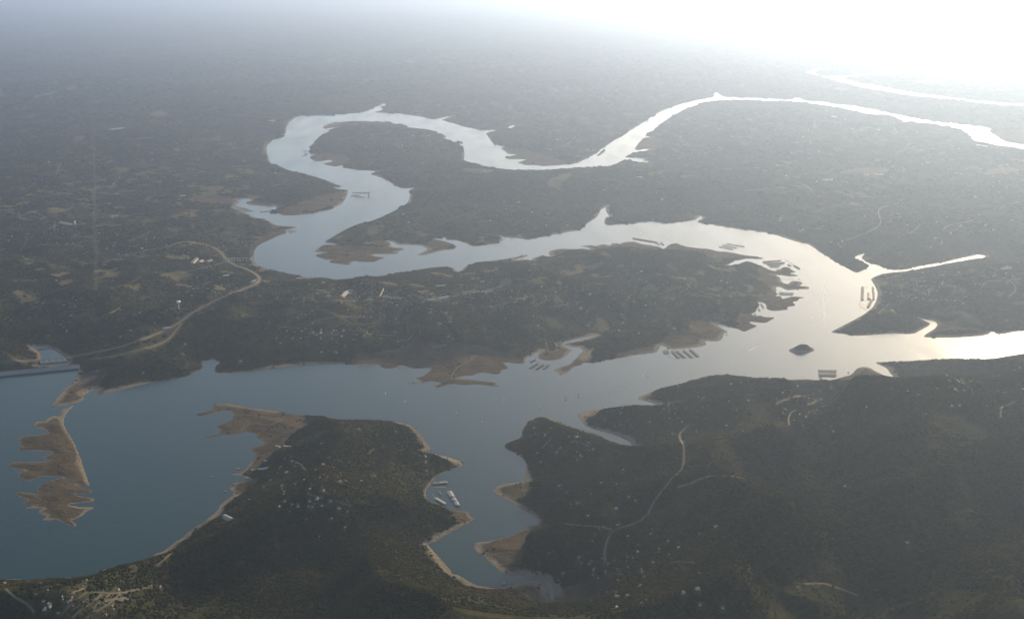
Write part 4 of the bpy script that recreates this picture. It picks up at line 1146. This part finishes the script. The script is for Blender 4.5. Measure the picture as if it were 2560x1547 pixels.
# ------------------------------------------------------------------ houses
ROOFS = ['roof_white', 'roof_tan', 'roof_grey', 'roof_blue', 'roof_rust']
RNAME = {'roof_white': 'white roofed', 'roof_tan': 'tan roofed', 'roof_grey': 'grey roofed', 'roof_blue': 'slate roofed', 'roof_rust': 'rust red roofed'}
HM = {}
for rn in ROOFS:
    HM[rn] = mesh_from('roof', *gable(-8.2, 8.2, -5.4, 5.4, 4.2, 7.6), MAT[rn])
HWALL = mesh_from('wall', *box(-7.5, 7.5, -4.7, 4.7, -4, 3.9), MAT['wall'])
HWIN = mesh_from('window', *box(-1.6, 1.6, -0.06, 0.06, 1.2, 2.8), MAT['glass'])
HWING = {rn: mesh_from('wing_roof', *gable(-5.2, 5.2, -3.8, 3.8, 3.7, 6.2), MAT[rn]) for rn in ROOFS}
HWINGW = mesh_from('wing_wall', *box(-4.7, 4.7, -3.3, 3.3, -4, 3.4), MAT['wall'])
HCHIM = mesh_from('chimney', *box(-0.6, 0.6, -0.6, 0.6, 5.0, 9.0), MAT['wall'])


def house(pos3, rz, roof, scale, place, group, rel):
    sz = 'small' if rel < 0.62 else ('large' if rel > 0.80 else 'mid-sized')
    d_sh = float(sample(SD, np.array([pos3[0]]), np.array([pos3[1]]))[0])
    where = 'near the water' if d_sh < 150 else ('on high ground' if pos3[2] > 60 else 'inland')
    t = thing('house', '%s %s house %s %s' % (sz, RNAME[roof], where, place), 'house', tuple(pos3), rz, group)
    t.scale = (scale, scale, scale)
    link('wall', HWALL, t)
    rf = link('roof', HM[roof], t)
    link('chimney', HCHIM, rf, (4.5, 1.5, 0))
    link('wing_wall', HWINGW, t, (4.0, -6.5, 0), math.pi / 2)
    link('wing_roof', HWING[roof], t, (4.0, -6.5, 0), math.pi / 2)
    link('window', HWIN, t, (-3.5, -4.72, 0))
    link('window', HWIN, t, (-3.5, 4.72, 0))
    return t


HOUSES = [
    ('B6', 'on the near wooded peninsula', 'houses on the near peninsula', 1.25,
     [500, 140, 600, 92, 553, 190, 868, 122, 808, 168, 842, 235, 1020, 270, 1075, 262, 1210, 265, 1325, 217, 350, 316, 510, 305, 512, 335, 530, 365, 530, 388,
      875, 350, 755, 445, 825, 425, 935, 445, 600, 470, 485, 490, 535, 445, 650, 490, 745, 490, 772, 495, 860, 480, 1010, 505, 1085, 535, 950, 592, 1065, 670]),
    ('B6', 'above the pale triangular beach', 'houses by the triangular beach', 1.4, [1725, 45, 1772, 50, 1772, 102, 1785, 175]),
    ('B2', 'on the square wooded headland', 'houses on the square headland', 1.3, [1510, 985, 1665, 985, 1732, 1035, 1190, 960, 860, 1085]),
    ('B5', 'by the terraced streets', 'houses by the terraced streets', 1.15,
     [550, 1125, 760, 1137, 360, 1167, 40, 1170, 1150, 1067, 1190, 1022, 730, 1190, 905, 1230, 1040, 1222, 1330, 1188, 1405, 1190, 600, 1330, 1180, 1325, 400, 1390,
      440, 1372, 910, 1350, 1000, 1392, 250, 1152]),
    ('B3', 'on the point beside the narrow inlet', 'houses on the dark point', 1.15,
     [620, 945, 630, 1000, 710, 1012, 850, 1123, 815, 1165, 645, 1170, 675, 1250, 1022, 1192, 995, 1030, 440, 1052, 840, 1460, 1210, 1432, 1345, 1440, 1400, 1315]),
    ('B7', 'in woods by the pale ridge road', 'houses by the ridge road', 1.15,
     [910, 365, 945, 466, 1000, 460, 1345, 290, 1450, 405, 1510, 440, 1335, 508, 1090, 570, 1230, 670, 1010, 938, 1100, 990, 1140, 1045, 1135, 1095, 870, 1080, 1250, 1065,
      1350, 650, 1530, 890, 1890, 850, 2070, 728, 2210, 730, 2070, 1150]),
    ('B7', 'by the sandy creek', 'houses by the sandy creek', 1.2,
     [1260, 1240, 1435, 1275, 1350, 1282, 1120, 1322, 1560, 1380, 1925, 1378, 2043, 1372, 2270, 1445, 2070, 1430, 1340, 1392]),
    ('B3', 'on the twin ridges by the basin', 'houses on the twin ridges', 1.2,
     [1380, 818, 1240, 885, 1300, 905, 1325, 925, 1760, 785, 1955, 778, 1635, 895, 1885, 582, 2130, 500, 2065, 675, 2110, 685, 2330, 717, 2350, 567, 2440, 550, 2310, 932, 1835, 1000]),
    ('B4', 'above the quarried point', 'houses above the quarried point', 1.25,
     [470, 583, 335, 640, 765, 580, 770, 605, 895, 590, 345, 820, 365, 785, 490, 835, 520, 930, 985, 665, 1240, 560, 225, 517, 40, 710]),
    ('B4', 'on the lane behind the glittering arm', 'houses on the winding lane', 1.25,
     [1575, 615, 1700, 595, 1975, 660, 1770, 630, 2175, 565, 2410, 560, 2430, 420, 2435, 790, 1830, 850, 1910, 852, 1800, 990, 1870, 993]),
    ('B8', 'alone in the dark foreground woods', 'houses in the dark woods', 1.2, [890, 310, 350, 480, 1445, 808, 630, 1165, 470, 1203, 40, 1110]),
    ('A8', 'in the bluff village above the docks', 'houses on the bluff', 1.3,
     [1245, 815, 1230, 885, 1290, 822, 1385, 830, 1430, 830, 1510, 865, 1480, 880, 1570, 880, 1635, 885, 1660, 885, 1695, 880, 1735, 880, 1780, 882, 1850, 890, 1930, 910,
      1500, 755, 1530, 760, 1560, 758, 1600, 760, 1490, 715, 1520, 720, 1550, 717, 1585, 715, 1265, 690, 1380, 642, 1360, 644, 1405, 638, 1665, 655, 1770, 635, 1750, 665,
      1890, 640, 2100, 580, 2100, 632, 2275, 615, 2310, 590, 2340, 605, 1395, 705, 1300, 745, 1875, 600, 1570, 642, 2300, 1065]),
    ('A8', 'on ranch slopes beyond the bluff', 'houses on the ranch slopes', 1.5,
     [770, 372, 865, 367, 855, 415, 490, 270, 512, 266, 640, 250, 662, 255, 1685, 340, 1820, 297, 2130, 225, 2195, 268, 2320, 155, 2360, 182]),
    ('A7', 'on the broad bend peninsula', 'houses on the broad bend', 1.35,
     [575, 625, 825, 730, 1565, 630, 2140, 490, 2265, 713, 2313, 733, 1965, 748, 2205, 800, 1110, 835, 1500, 895, 1385, 1012, 1400, 1033, 1403, 1085, 1105, 1080, 1090, 1105,
      1135, 1133, 1360, 1150, 1540, 1178, 1800, 1105, 1845, 1132, 650, 1110, 1030, 958, 245, 945, 160, 720, 2240, 845, 2340, 850]),
    ('A7', 'on the bank across the channel', 'houses on the far bank', 1.5, [1660, 175, 600, 110, 480, 20, 725, 225, 910, 222, 230, 182, 290, 300]),
    ('A6', 'in the lakeside town', 'houses in the lakeside town', 1.35,
     [600, 1220, 850, 1175, 945, 1175, 785, 1170, 965, 1152, 720, 1130, 1050, 1150, 860, 1340, 990, 1345, 1505, 1160, 1535, 1245, 1980, 1205, 2015, 1218, 1990, 1070, 1900, 1095,
      1830, 990, 1955, 995, 1455, 902, 1525, 930, 2365, 945, 1235, 1195, 810, 1190, 500, 1265, 870, 727, 1210, 737, 1310, 800, 2090, 750, 2280, 720, 1230, 1030, 920, 845]),
    ('A6', 'behind the broad sand fingers', 'houses behind the sand fingers', 1.5, [1580, 130, 1625, 200]),
    ('A5', 'in hills around the water tower', 'houses around the dam', 1.35,
     [500, 710, 565, 925, 620, 948, 325, 905, 585, 1155, 625, 1020, 1155, 1152, 1060, 1205, 1565, 1042, 1690, 845, 1985, 668, 1045, 480, 1110, 485, 1010, 380, 920, 572, 1470, 1130,
      1250, 430, 1425, 890, 1625, 1268, 1610, 1355, 360, 90, 475, 270, 240, 300, 75, 360, 1615, 65]),
    ('B1', 'beside the dam', 'houses beside the dam', 1.2, [865, 450, 848, 458, 1260, 465, 1645, 400, 2115, 362]),
    ('A1', 'scattered over the hazy far plain', 'houses on the far plain', 2.0,
     [540, 488, 888, 437, 1340, 708, 1000, 915, 370, 883, 2420, 822, 2150, 712, 1145, 632, 430, 725, 1900, 100, 1275, 245]),
    ('A2', 'around the far river loop', 'houses around the far loop', 1.9, [630, 135, 450, 823, 1180, 190, 1665, 492, 1800, 492, 1300, 488, 2300, 808]),
    ('A3', 'inside the far river bends', 'houses inside the far bends', 1.9,
     [760, 475, 815, 530, 735, 612, 760, 618, 1245, 470, 2165, 95, 1985, 345, 2240, 438, 2365, 500, 1915, 500, 185, 808, 1240, 972, 1740, 1055, 480, 1078, 600, 1165]),
    ('A4', 'on the upland below the shining river', 'houses on the bright upland', 1.9,
     [890, 790, 1445, 875, 1520, 822, 1835, 940, 1890, 958, 1310, 1117, 1280, 1075, 1570, 1100, 1875, 1170, 640, 1250, 370, 1195, 2310, 1100, 325, 745, 520, 858,
      795, 960, 1670, 965, 2310, 1300, 2040, 1385]),
]
n_house = 0
WEIGHT = [0.16, 0.34, 0.28, 0.14, 0.08]
for crop, place, group, sc_, xy in HOUSES:
    pw = land(P(crop, *xy))
    for q in pw:
        if q[2] < 1.0:
            continue
        roof = random.choices(ROOFS, WEIGHT)[0]
        rel_ = random.uniform(0.5, 0.9)
        sc2 = sc_ * rel_ * (0.8 if q[1] < 6500 else 1.0)
        house((q[0], q[1], float(height(q[0], q[1])) + 1.0), random.uniform(0, 6.28), roof, sc2, place, group, rel_)
        mark([(q[0], q[1] - 8)], 17 * sc2)
        n_house += 1

# mobile homes in rows, large sheds, shops
TRW = mesh_from('wall', *box(-7, 7, -2.2, 2.2, -3, 3.0), MAT['white'])
TRR = mesh_from('roof', *gable(-7.4, 7.4, -2.5, 2.5, 3.35, 4.3), MAT['roof_white'])


def trailer(px, rz, place, group):
    q = land([px])[0]
    t = thing('mobile_home', 'white mobile home %s' % place, 'mobile home', (q[0], q[1], q[2] + 0.6), rz, group)
    link('wall', TRW, t)
    link('roof', TRR, t)
    link('window', HWIN, t, (2.0, -2.22, 0))
    mark([q], 14)


for k in range(24):
    trailer(C1('A7', 0 + k * 11.0 - (4 if k % 2 else 0), 832 - k * 1.5 - (9 if k % 2 else 0)), 0.3, 'in the long double row across the broad bend', 'mobile homes in the long row')
for k in range(14):
    trailer(C1('A5', 2015 + (k % 7) * 25, 515 + (k // 7) * 18), 0.2, 'in the park between highway and lake', 'mobile homes in the lakeside park')


def shed(crop, x0, y0, x1, y1, wid, roof, label, group, hgt=6.0):
    a, b_ = land([C1(crop, x0, y0)])[0], land([C1(crop, x1, y1)])[0]
    d = b_ - a
    L = max(12.0, float(math.hypot(d[0], d[1])))
    mid = (a + b_) / 2
    z = float(max(height(a[0], a[1]), height(b_[0], b_[1]), height(mid[0], mid[1])))
    t = thing('long_building', label, 'building', (mid[0], mid[1], z), math.atan2(d[1], d[0]), group)
    link('wall', mesh_from('wall', *box(-L / 2 + 0.5, L / 2 - 0.5, -wid / 2 + 0.5, wid / 2 - 0.5, -9, hgt - 0.4), MAT['wall']), t)
    link('roof', mesh_from('roof', *gable(-L / 2, L / 2, -wid / 2, wid / 2, hgt, hgt + wid * 0.12), MAT[roof]), t)
    me = mesh_from('door', *box(-1.8, 1.8, -0.06, 0.06, 0.2, 3.6), MAT['dull'])
    n = max(1, int(L / 14))
    for k in range(n):
        link('door', me, t, (-L / 2 + L * (k + 0.5) / n, -wid / 2 + 0.42, 0))
    for s in np.linspace(0, 1, 5):
        mark([(a[0] + d[0] * s, a[1] + d[1] * s - 6)], wid * 0.6 + 10)


for k in range(6):
    shed('A6', 1365 + 32 * k, 852 + 5 * k, 1405 + 32 * k, 842 + 5 * k, 9, 'dull', 'grey storage shed in the slanting rank of six beside the town street', 'slanting storage sheds', 4)
for a in [('A6', 1035, 852, 1085, 850, 24, 'roof_white', 'bright white warehouse in the lakeside town'), ('A6', 1865, 759, 1945, 757, 16, 'roof_white', 'very long thin white building in the bend woods'),
          ('A6', 1790, 883, 1855, 887, 18, 'roof_white', 'long white shed beside the green field in town'), ('A6', 1885, 870, 1975, 872, 22, 'galv', 'long grey shed at the start of the mobile home row'),
          ('A6', 245, 722, 282, 722, 22, 'roof_white', 'white store at the highway bend'), ('A6', 640, 694, 708, 690, 18, 'roof_white', 'white lodge on the wooded rim over the channel'),
          ('A6', 900, 850, 930, 846, 20, 'roof_blue', 'blue grey shed west of the white warehouse'), ('A6', 1090, 798, 1130, 806, 16, 'roof_white', 'white shed north of the town warehouse'),
          ('A6', 1100, 824, 1125, 827, 16, 'roof_white', 'short white shed behind the town warehouse'), ('A6', 1255, 880, 1290, 882, 16, 'galv', 'grey shed near the slanting storage rank'),
          ('A5', 1690, 556, 1735, 549, 26, 'roof_blue', 'blue grey school wing beside the green playing field'), ('A5', 1755, 547, 1785, 543, 24, 'roof_white', 'white school hall beside the green playing field'),
          ('A5', 1820, 543, 1860, 536, 26, 'roof_blue', 'blue grey school building nearest the highway'), ('A5', 1435, 1134, 1500, 1130, 22, 'galv', 'grey shop building beside the curving highway'),
          ('A5', 1965, 672, 2015, 662, 22, 'roof_white', 'white shop building inside the highway bend'), ('A5', 535, 228, 640, 222, 30, 'galv', 'grey works building at the foot of the standpipe'),
          ('A4', 1142, 1186, 1222, 1186, 40, 'roof_white', 'bright white hangar on the pale upland yard'), ('A4', 1050, 1192, 1100, 1190, 34, 'roof_white', 'white hangar beside the brightest one on the upland yard'),
          ('A4', 695, 1233, 780, 1240, 34, 'roof_white', 'lone long white hangar apart from the upland yard'), ('A4', 775, 680, 815, 683, 60, 'roof_white', 'pair sized white barn below the shining river'),
          ('A4', 1180, 797, 1205, 798, 40, 'roof_white', 'white barn beside the upland track'), ('A4', 2050, 930, 2140, 940, 50, 'roof_white', 'large pale roof at the river elbow'),
          ('A3', 1525, 857, 1570, 862, 26, 'roof_white', 'long white barn south of the far inlets'), ('A1', 1580, 1022, 1632, 1024, 26, 'roof_white', 'white barn above the narrow cove'),
          ('A1', 2370, 362, 2420, 361, 40, 'roof_white', 'white building behind the far loop shore'), ('B5', 1975, 616, 2040, 604, 16, 'galv', 'grey shed on the pale car park of the near peninsula'),
          ('A8', 2265, 612, 2345, 600, 20, 'roof_tan', 'tan building at the upland end of the bluff village')]:
    shed(*a, 'large buildings')

# ------------------------------------------------------------------ the many smaller houses of the settlements, and their streets
CLUST = [('A6', 1150, 830, 420, 70, 150), ('A6', 1900, 870, 420, 60, 110), ('A7', 700, 800, 500, 90, 90), ('A7', 1700, 800, 400, 120, 60), ('A6', 850, 1170, 260, 60, 70),
         ('A5', 1400, 400, 420, 90, 90), ('A5', 450, 300, 380, 90, 110), ('A5', 700, 950, 420, 110, 60), ('A5', 1900, 780, 260, 60, 50), ('A1', 700, 750, 600, 120, 80),
         ('A1', 1500, 400, 700, 130, 60), ('A1', 600, 1150, 500, 80, 80), ('A8', 1600, 780, 300, 90, 70), ('A8', 2150, 650, 250, 60, 40), ('A8', 1200, 150, 700, 100, 50),
         ('A4', 1100, 1200, 320, 50, 50), ('A4', 2250, 1200, 220, 120, 70), ('A4', 900, 850, 600, 150, 60), ('A3', 1900, 500, 300, 100, 40), ('A3', 900, 530, 300, 70, 30),
         ('A7', 500, 100, 450, 90, 40), ('A2', 1500, 560, 450, 80, 40), ('B6', 700, 330, 330, 160, 60), ('B5', 850, 1280, 320, 90, 50), ('B7', 1300, 900, 420, 260, 60),
         ('B3', 900, 1080, 260, 120, 40), ('B3', 1900, 800, 420, 120, 50), ('B4', 600, 720, 420, 130, 50), ('B4', 1900, 750, 400, 150, 40), ('A6', 1500, 1130, 500, 110, 60)]
hv, hf = {k: [] for k in ROOFS[:3]}, {k: [] for k in ROOFS[:3]}
nst = 0
for crop, cx, cy, sx_, sy_, cnt in CLUST:
    pxs = [C1(crop, random.gauss(cx, sx_ * 0.8), random.gauss(cy, sy_ * 0.9)) for _ in range(int(cnt * (1.1 if crop[0] == 'A' else 0.6)))]
    q = land(pxs)
    for x, y, z in q:
        if z < 4 or float(sample(SD, np.array([x]), np.array([y]))[0]) < 40:
            continue
        zz_ = float(height(x, y))
        a_ = random.uniform(0, math.pi)
        sc2 = random.uniform(0.42, 0.75) * (1.0 + max(0, y - 8000) / 16000)
        key = random.choices(ROOFS[:3], [0.22 if y > 6500 else 0.08, 0.45, 0.35])[0]
        vv, ff = gable(-8.2, 8.2, -5.4, 5.4, 4.2, 7.4)
        v2, f2 = box(-7.5, 7.5, -4.7, 4.7, -4, 3.8)
        n0 = len(hv[key])
        for (a1, b1, c1_) in vv + v2:
            hv[key].append((x + (a1 * math.cos(a_) - b1 * math.sin(a_)) * sc2, y + (a1 * math.sin(a_) + b1 * math.cos(a_)) * sc2, zz_ + 1 + c1_ * sc2))
        hf[key] += [tuple(i + n0 for i in f_) for f_ in ff] + [tuple(i + n0 + len(vv) for i in f_) for f_ in f2]
        mark([(x, y - 7)], 13 * sc2)
    for _ in range(max(2, cnt // 18)):
        x0, y0 = random.gauss(cx, sx_ * 0.7), random.gauss(cy, sy_ * 0.8)
        a_ = random.uniform(-0.5, 0.5) + (math.pi / 2 if random.random() < 0.35 else 0)
        pl = []
        for k in range(6):
            pl += [x0, y0]
            a_ += random.uniform(-0.5, 0.5)
            x0 += math.cos(a_) * random.uniform(25, 55)
            y0 += math.sin(a_) * random.uniform(10, 22)
        pl = P(crop, *pl)
        w_ = land(pl)
        if (w_[:, 2] < 5).any():
            continue
        ribbon(pl, 7 if w_[0, 1] < 9000 else 10, MAT['caliche' if random.random() < 0.5 else 'asphalt'], 'street')
        nst += 1
for key in hv:
    me = mesh_from('distant_houses', hv[key], hf[key], MAT[key])
    tag(link('distant_houses', me), 'dense speckle of %s houses across the wooded settlements' % RNAME[key], 'houses', kind='stuff')

# ------------------------------------------------------------------ build terrain mesh
me = bpy.data.meshes.new("terrain")
nv = NR * NC
co = np.stack([GX, GY, Z], 2).reshape(-1, 3).astype(np.float32)
idx = np.arange(nv).reshape(NR, NC)
quads = np.stack([idx[:-1, :-1], idx[:-1, 1:], idx[1:, 1:], idx[1:, :-1]], 2).reshape(-1, 4).astype(np.int32)
me.vertices.add(nv)
me.vertices.foreach_set('co', co.ravel())
nq = len(quads)
me.loops.add(nq * 4)
me.loops.foreach_set('vertex_index', quads.ravel())
me.polygons.add(nq)
me.polygons.foreach_set('loop_start', np.arange(0, nq * 4, 4, dtype=np.int32))
me.polygons.foreach_set('use_smooth', np.ones(nq, bool))
me.update(calc_edges=True)
cutm = blur(cut_mask, 1)
for nm, arr in (('pale', blur(pale, 2)), ('shore', SHORE), ('bare', np.maximum(bare_s, 0.0)), ('field', np.maximum(blur(field, 1), 0.45 * blur(clear, 2)))):
    at = me.attributes.new(nm, 'FLOAT', 'POINT')
    at.data.foreach_set('value', arr.astype(np.float32).ravel())
me.materials.append(MG)
tag(link('terrain', me), kind='structure')

# ground far outside the surveyed land, below it
v, f = box(-170000, 170000, -60000, 170000, -15, -10)
tag(link('ground', mesh_from('ground', v, f, MG)), kind='structure')

# water sheet
n = 60
wy = np.concatenate([[2500], np.geomspace(3000, 60000, n)])
v, f = [], []
for y in wy:
    for u in np.linspace(-1, 1, 25):
        v.append((u * half(y) * 0.999, y, 0.0))
for i in range(len(wy) - 1):
    for k in range(24):
        a = i * 25 + k
        f.append((a, a + 1, a + 26, a + 25))
tag(link('lake', mesh_from('lake', v, f, MW)), kind='structure')

# ------------------------------------------------------------------ woodland: crowns scattered over the hills
px_, py_, s_, h_ = [], [], [], []
for y0, y1, area, dia, hgt in ((3150, 6300, 85, (7.0, 12.0), (4.0, 6.5)), (6300, 9800, 260, (12, 21), (5, 8)), (9800, 17500, 1300, (26, 44), (8, 13)), (17500, 34000, 6500, (55, 95), (10, 17))):
    hw = 0.485 * y1 + 400
    n = int(2 * hw * (y1 - y0) / area)
    x = rng.uniform(-hw, hw, n)
    y = rng.uniform(y0, y1, n)
    dens = fbm(x, y, 260, 4, 91)
    sd = sample(SD, x, y)
    sh = sample(SHORE, x, y)
    br = sample(bare_s, x, y)
    fl = sample(field, x, y)
    cl = sample(clear, x, y)
    wob = (fbm(x, y, 70, 3, 95) - 0.5)
    keep = (np.abs(x) < 0.485 * y + 400) & (sh + wob * 46 > 26) & (sd > 5) & (br + wob * 0.8 < 0.42) & (fl < rng.uniform(0.2, 0.98, n)) & (cl < 0.5)
    p = np.clip(0.5 + 3.4 * (dens - 0.40), 0.04, 1)
    p = p * (0.35 + 0.65 * smooth(fbm(x, y, 1500, 3, 151), 0.38, 0.56))
    p = p * (1 - 0.85 * smooth(y, 24000, 34000))
    keep &= rng.random(n) < p
    # single trees on the lake bed
    lone = (np.abs(x) < 0.485 * y + 400) & (sd > 6) & (~keep) & (cl < 0.5) & (fl < 0.5) & (rng.random(n) < 0.014)
    keep |= lone & ~sample(m_isl | m_rock, x, y)
    x, y = x[keep], y[keep]
    px_.append(x)
    py_.append(y)
    s_.append((dia[0] * 0.75 + (dia[1] * 1.25 - dia[0] * 0.75) * rng.random(len(x)) ** 1.6) / 2)
    h_.append(rng.uniform(hgt[0], hgt[1], len(x)) / 2)
X, Y = np.concatenate(px_), np.concatenate(py_)
S, HH = np.concatenate(s_), np.concatenate(h_)
ZZ = height(X, Y) + HH * 0.55
me = bpy.data.meshes.new("woodland")
me.vertices.add(len(X))
me.vertices.foreach_set('co', np.stack([X, Y, ZZ], 1).astype(np.float32).ravel())
at = me.attributes.new('crown', 'FLOAT_VECTOR', 'POINT')
at.data.foreach_set('vector', np.stack([S, S * rng.uniform(0.8, 1.2, len(S)), HH], 1).astype(np.float32).ravel())
me.update()
wood_ob = tag(link('woodland', me), 'dark oak and cedar woods covering the hills', 'woodland', kind='stuff')
ng = bpy.data.node_groups.new("woodland_crowns", 'GeometryNodeTree')
ng.interface.new_socket("Geometry", in_out='INPUT', socket_type='NodeSocketGeometry')
ng.interface.new_socket("Geometry", in_out='OUTPUT', socket_type='NodeSocketGeometry')
gi, go = ng.nodes.new('NodeGroupInput'), ng.nodes.new('NodeGroupOutput')
iop = ng.nodes.new('GeometryNodeInstanceOnPoints')
ico = ng.nodes.new('GeometryNodeMeshIcoSphere')
ico.inputs['Radius'].default_value = 1.0
ico.inputs['Subdivisions'].default_value = 3
sp = ng.nodes.new('GeometryNodeSetPosition')
nz = ng.nodes.new('ShaderNodeTexNoise')
nz.inputs['Scale'].default_value = 2.6
nz.inputs['Detail'].default_value = 1.0
sub = ng.nodes.new('ShaderNodeVectorMath')
sub.operation = 'SUBTRACT'
sub.inputs[1].default_value = (0.5, 0.5, 0.5)
mul = ng.nodes.new('ShaderNodeVectorMath')
mul.operation = 'MULTIPLY'
mul.inputs[1].default_value = (1.3, 1.3, 1.5)
sm = ng.nodes.new('GeometryNodeSetMaterial')
sm.inputs['Material'].default_value = MT
na = ng.nodes.new('GeometryNodeInputNamedAttribute')
na.data_type = 'FLOAT_VECTOR'
na.inputs['Name'].default_value = 'crown'
rv = ng.nodes.new('FunctionNodeRandomValue')
rv.data_type = 'FLOAT_VECTOR'
rv.inputs[0].default_value = (-0.15, -0.15, 0)
rv.inputs[1].default_value = (0.15, 0.15, 6.283)
L_ = ng.links.new
L_(ico.outputs['Mesh'], sp.inputs['Geometry'])
L_(nz.outputs['Color'], sub.inputs[0])
L_(sub.outputs[0], mul.inputs[0])
L_(mul.outputs[0], sp.inputs['Offset'])
L_(sp.outputs[0], sm.inputs['Geometry'])
L_(gi.outputs[0], iop.inputs['Points'])
L_(sm.outputs[0], iop.inputs['Instance'])
L_(na.outputs['Attribute'], iop.inputs['Scale'])
L_(rv.outputs[0], iop.inputs['Rotation'])
L_(iop.outputs[0], go.inputs[0])
md = wood_ob.modifiers.new("crowns", 'NODES')
md.node_group = ng

# ------------------------------------------------------------------ haze
zt = max(H + 15.0, float(Z.max()) + 5)
v, f = box(-172000, 172000, -62000, 172000, -16.5, zt)
mh = bpy.data.materials.new("haze_air")
mh.use_nodes = True
nt = mh.node_tree
for n_ in list(nt.nodes):
    nt.nodes.remove(n_)
out = nt.nodes.new('ShaderNodeOutputMaterial')
pv = nt.nodes.new('ShaderNodeVolumePrincipled')
pv.inputs['Color'].default_value = HAZE_COLOR
pv.inputs['Density'].default_value = HAZE_DENSITY
pv.inputs['Anisotropy'].default_value = HAZE_ANISO
nt.links.new(pv.outputs[0], out.inputs['Volume'])
tag(link('haze', mesh_from('haze', v, f, mh)), kind='stuff')
print('TREES', len(X), 'HOUSES', n_house, 'ZMAX', Z.max())
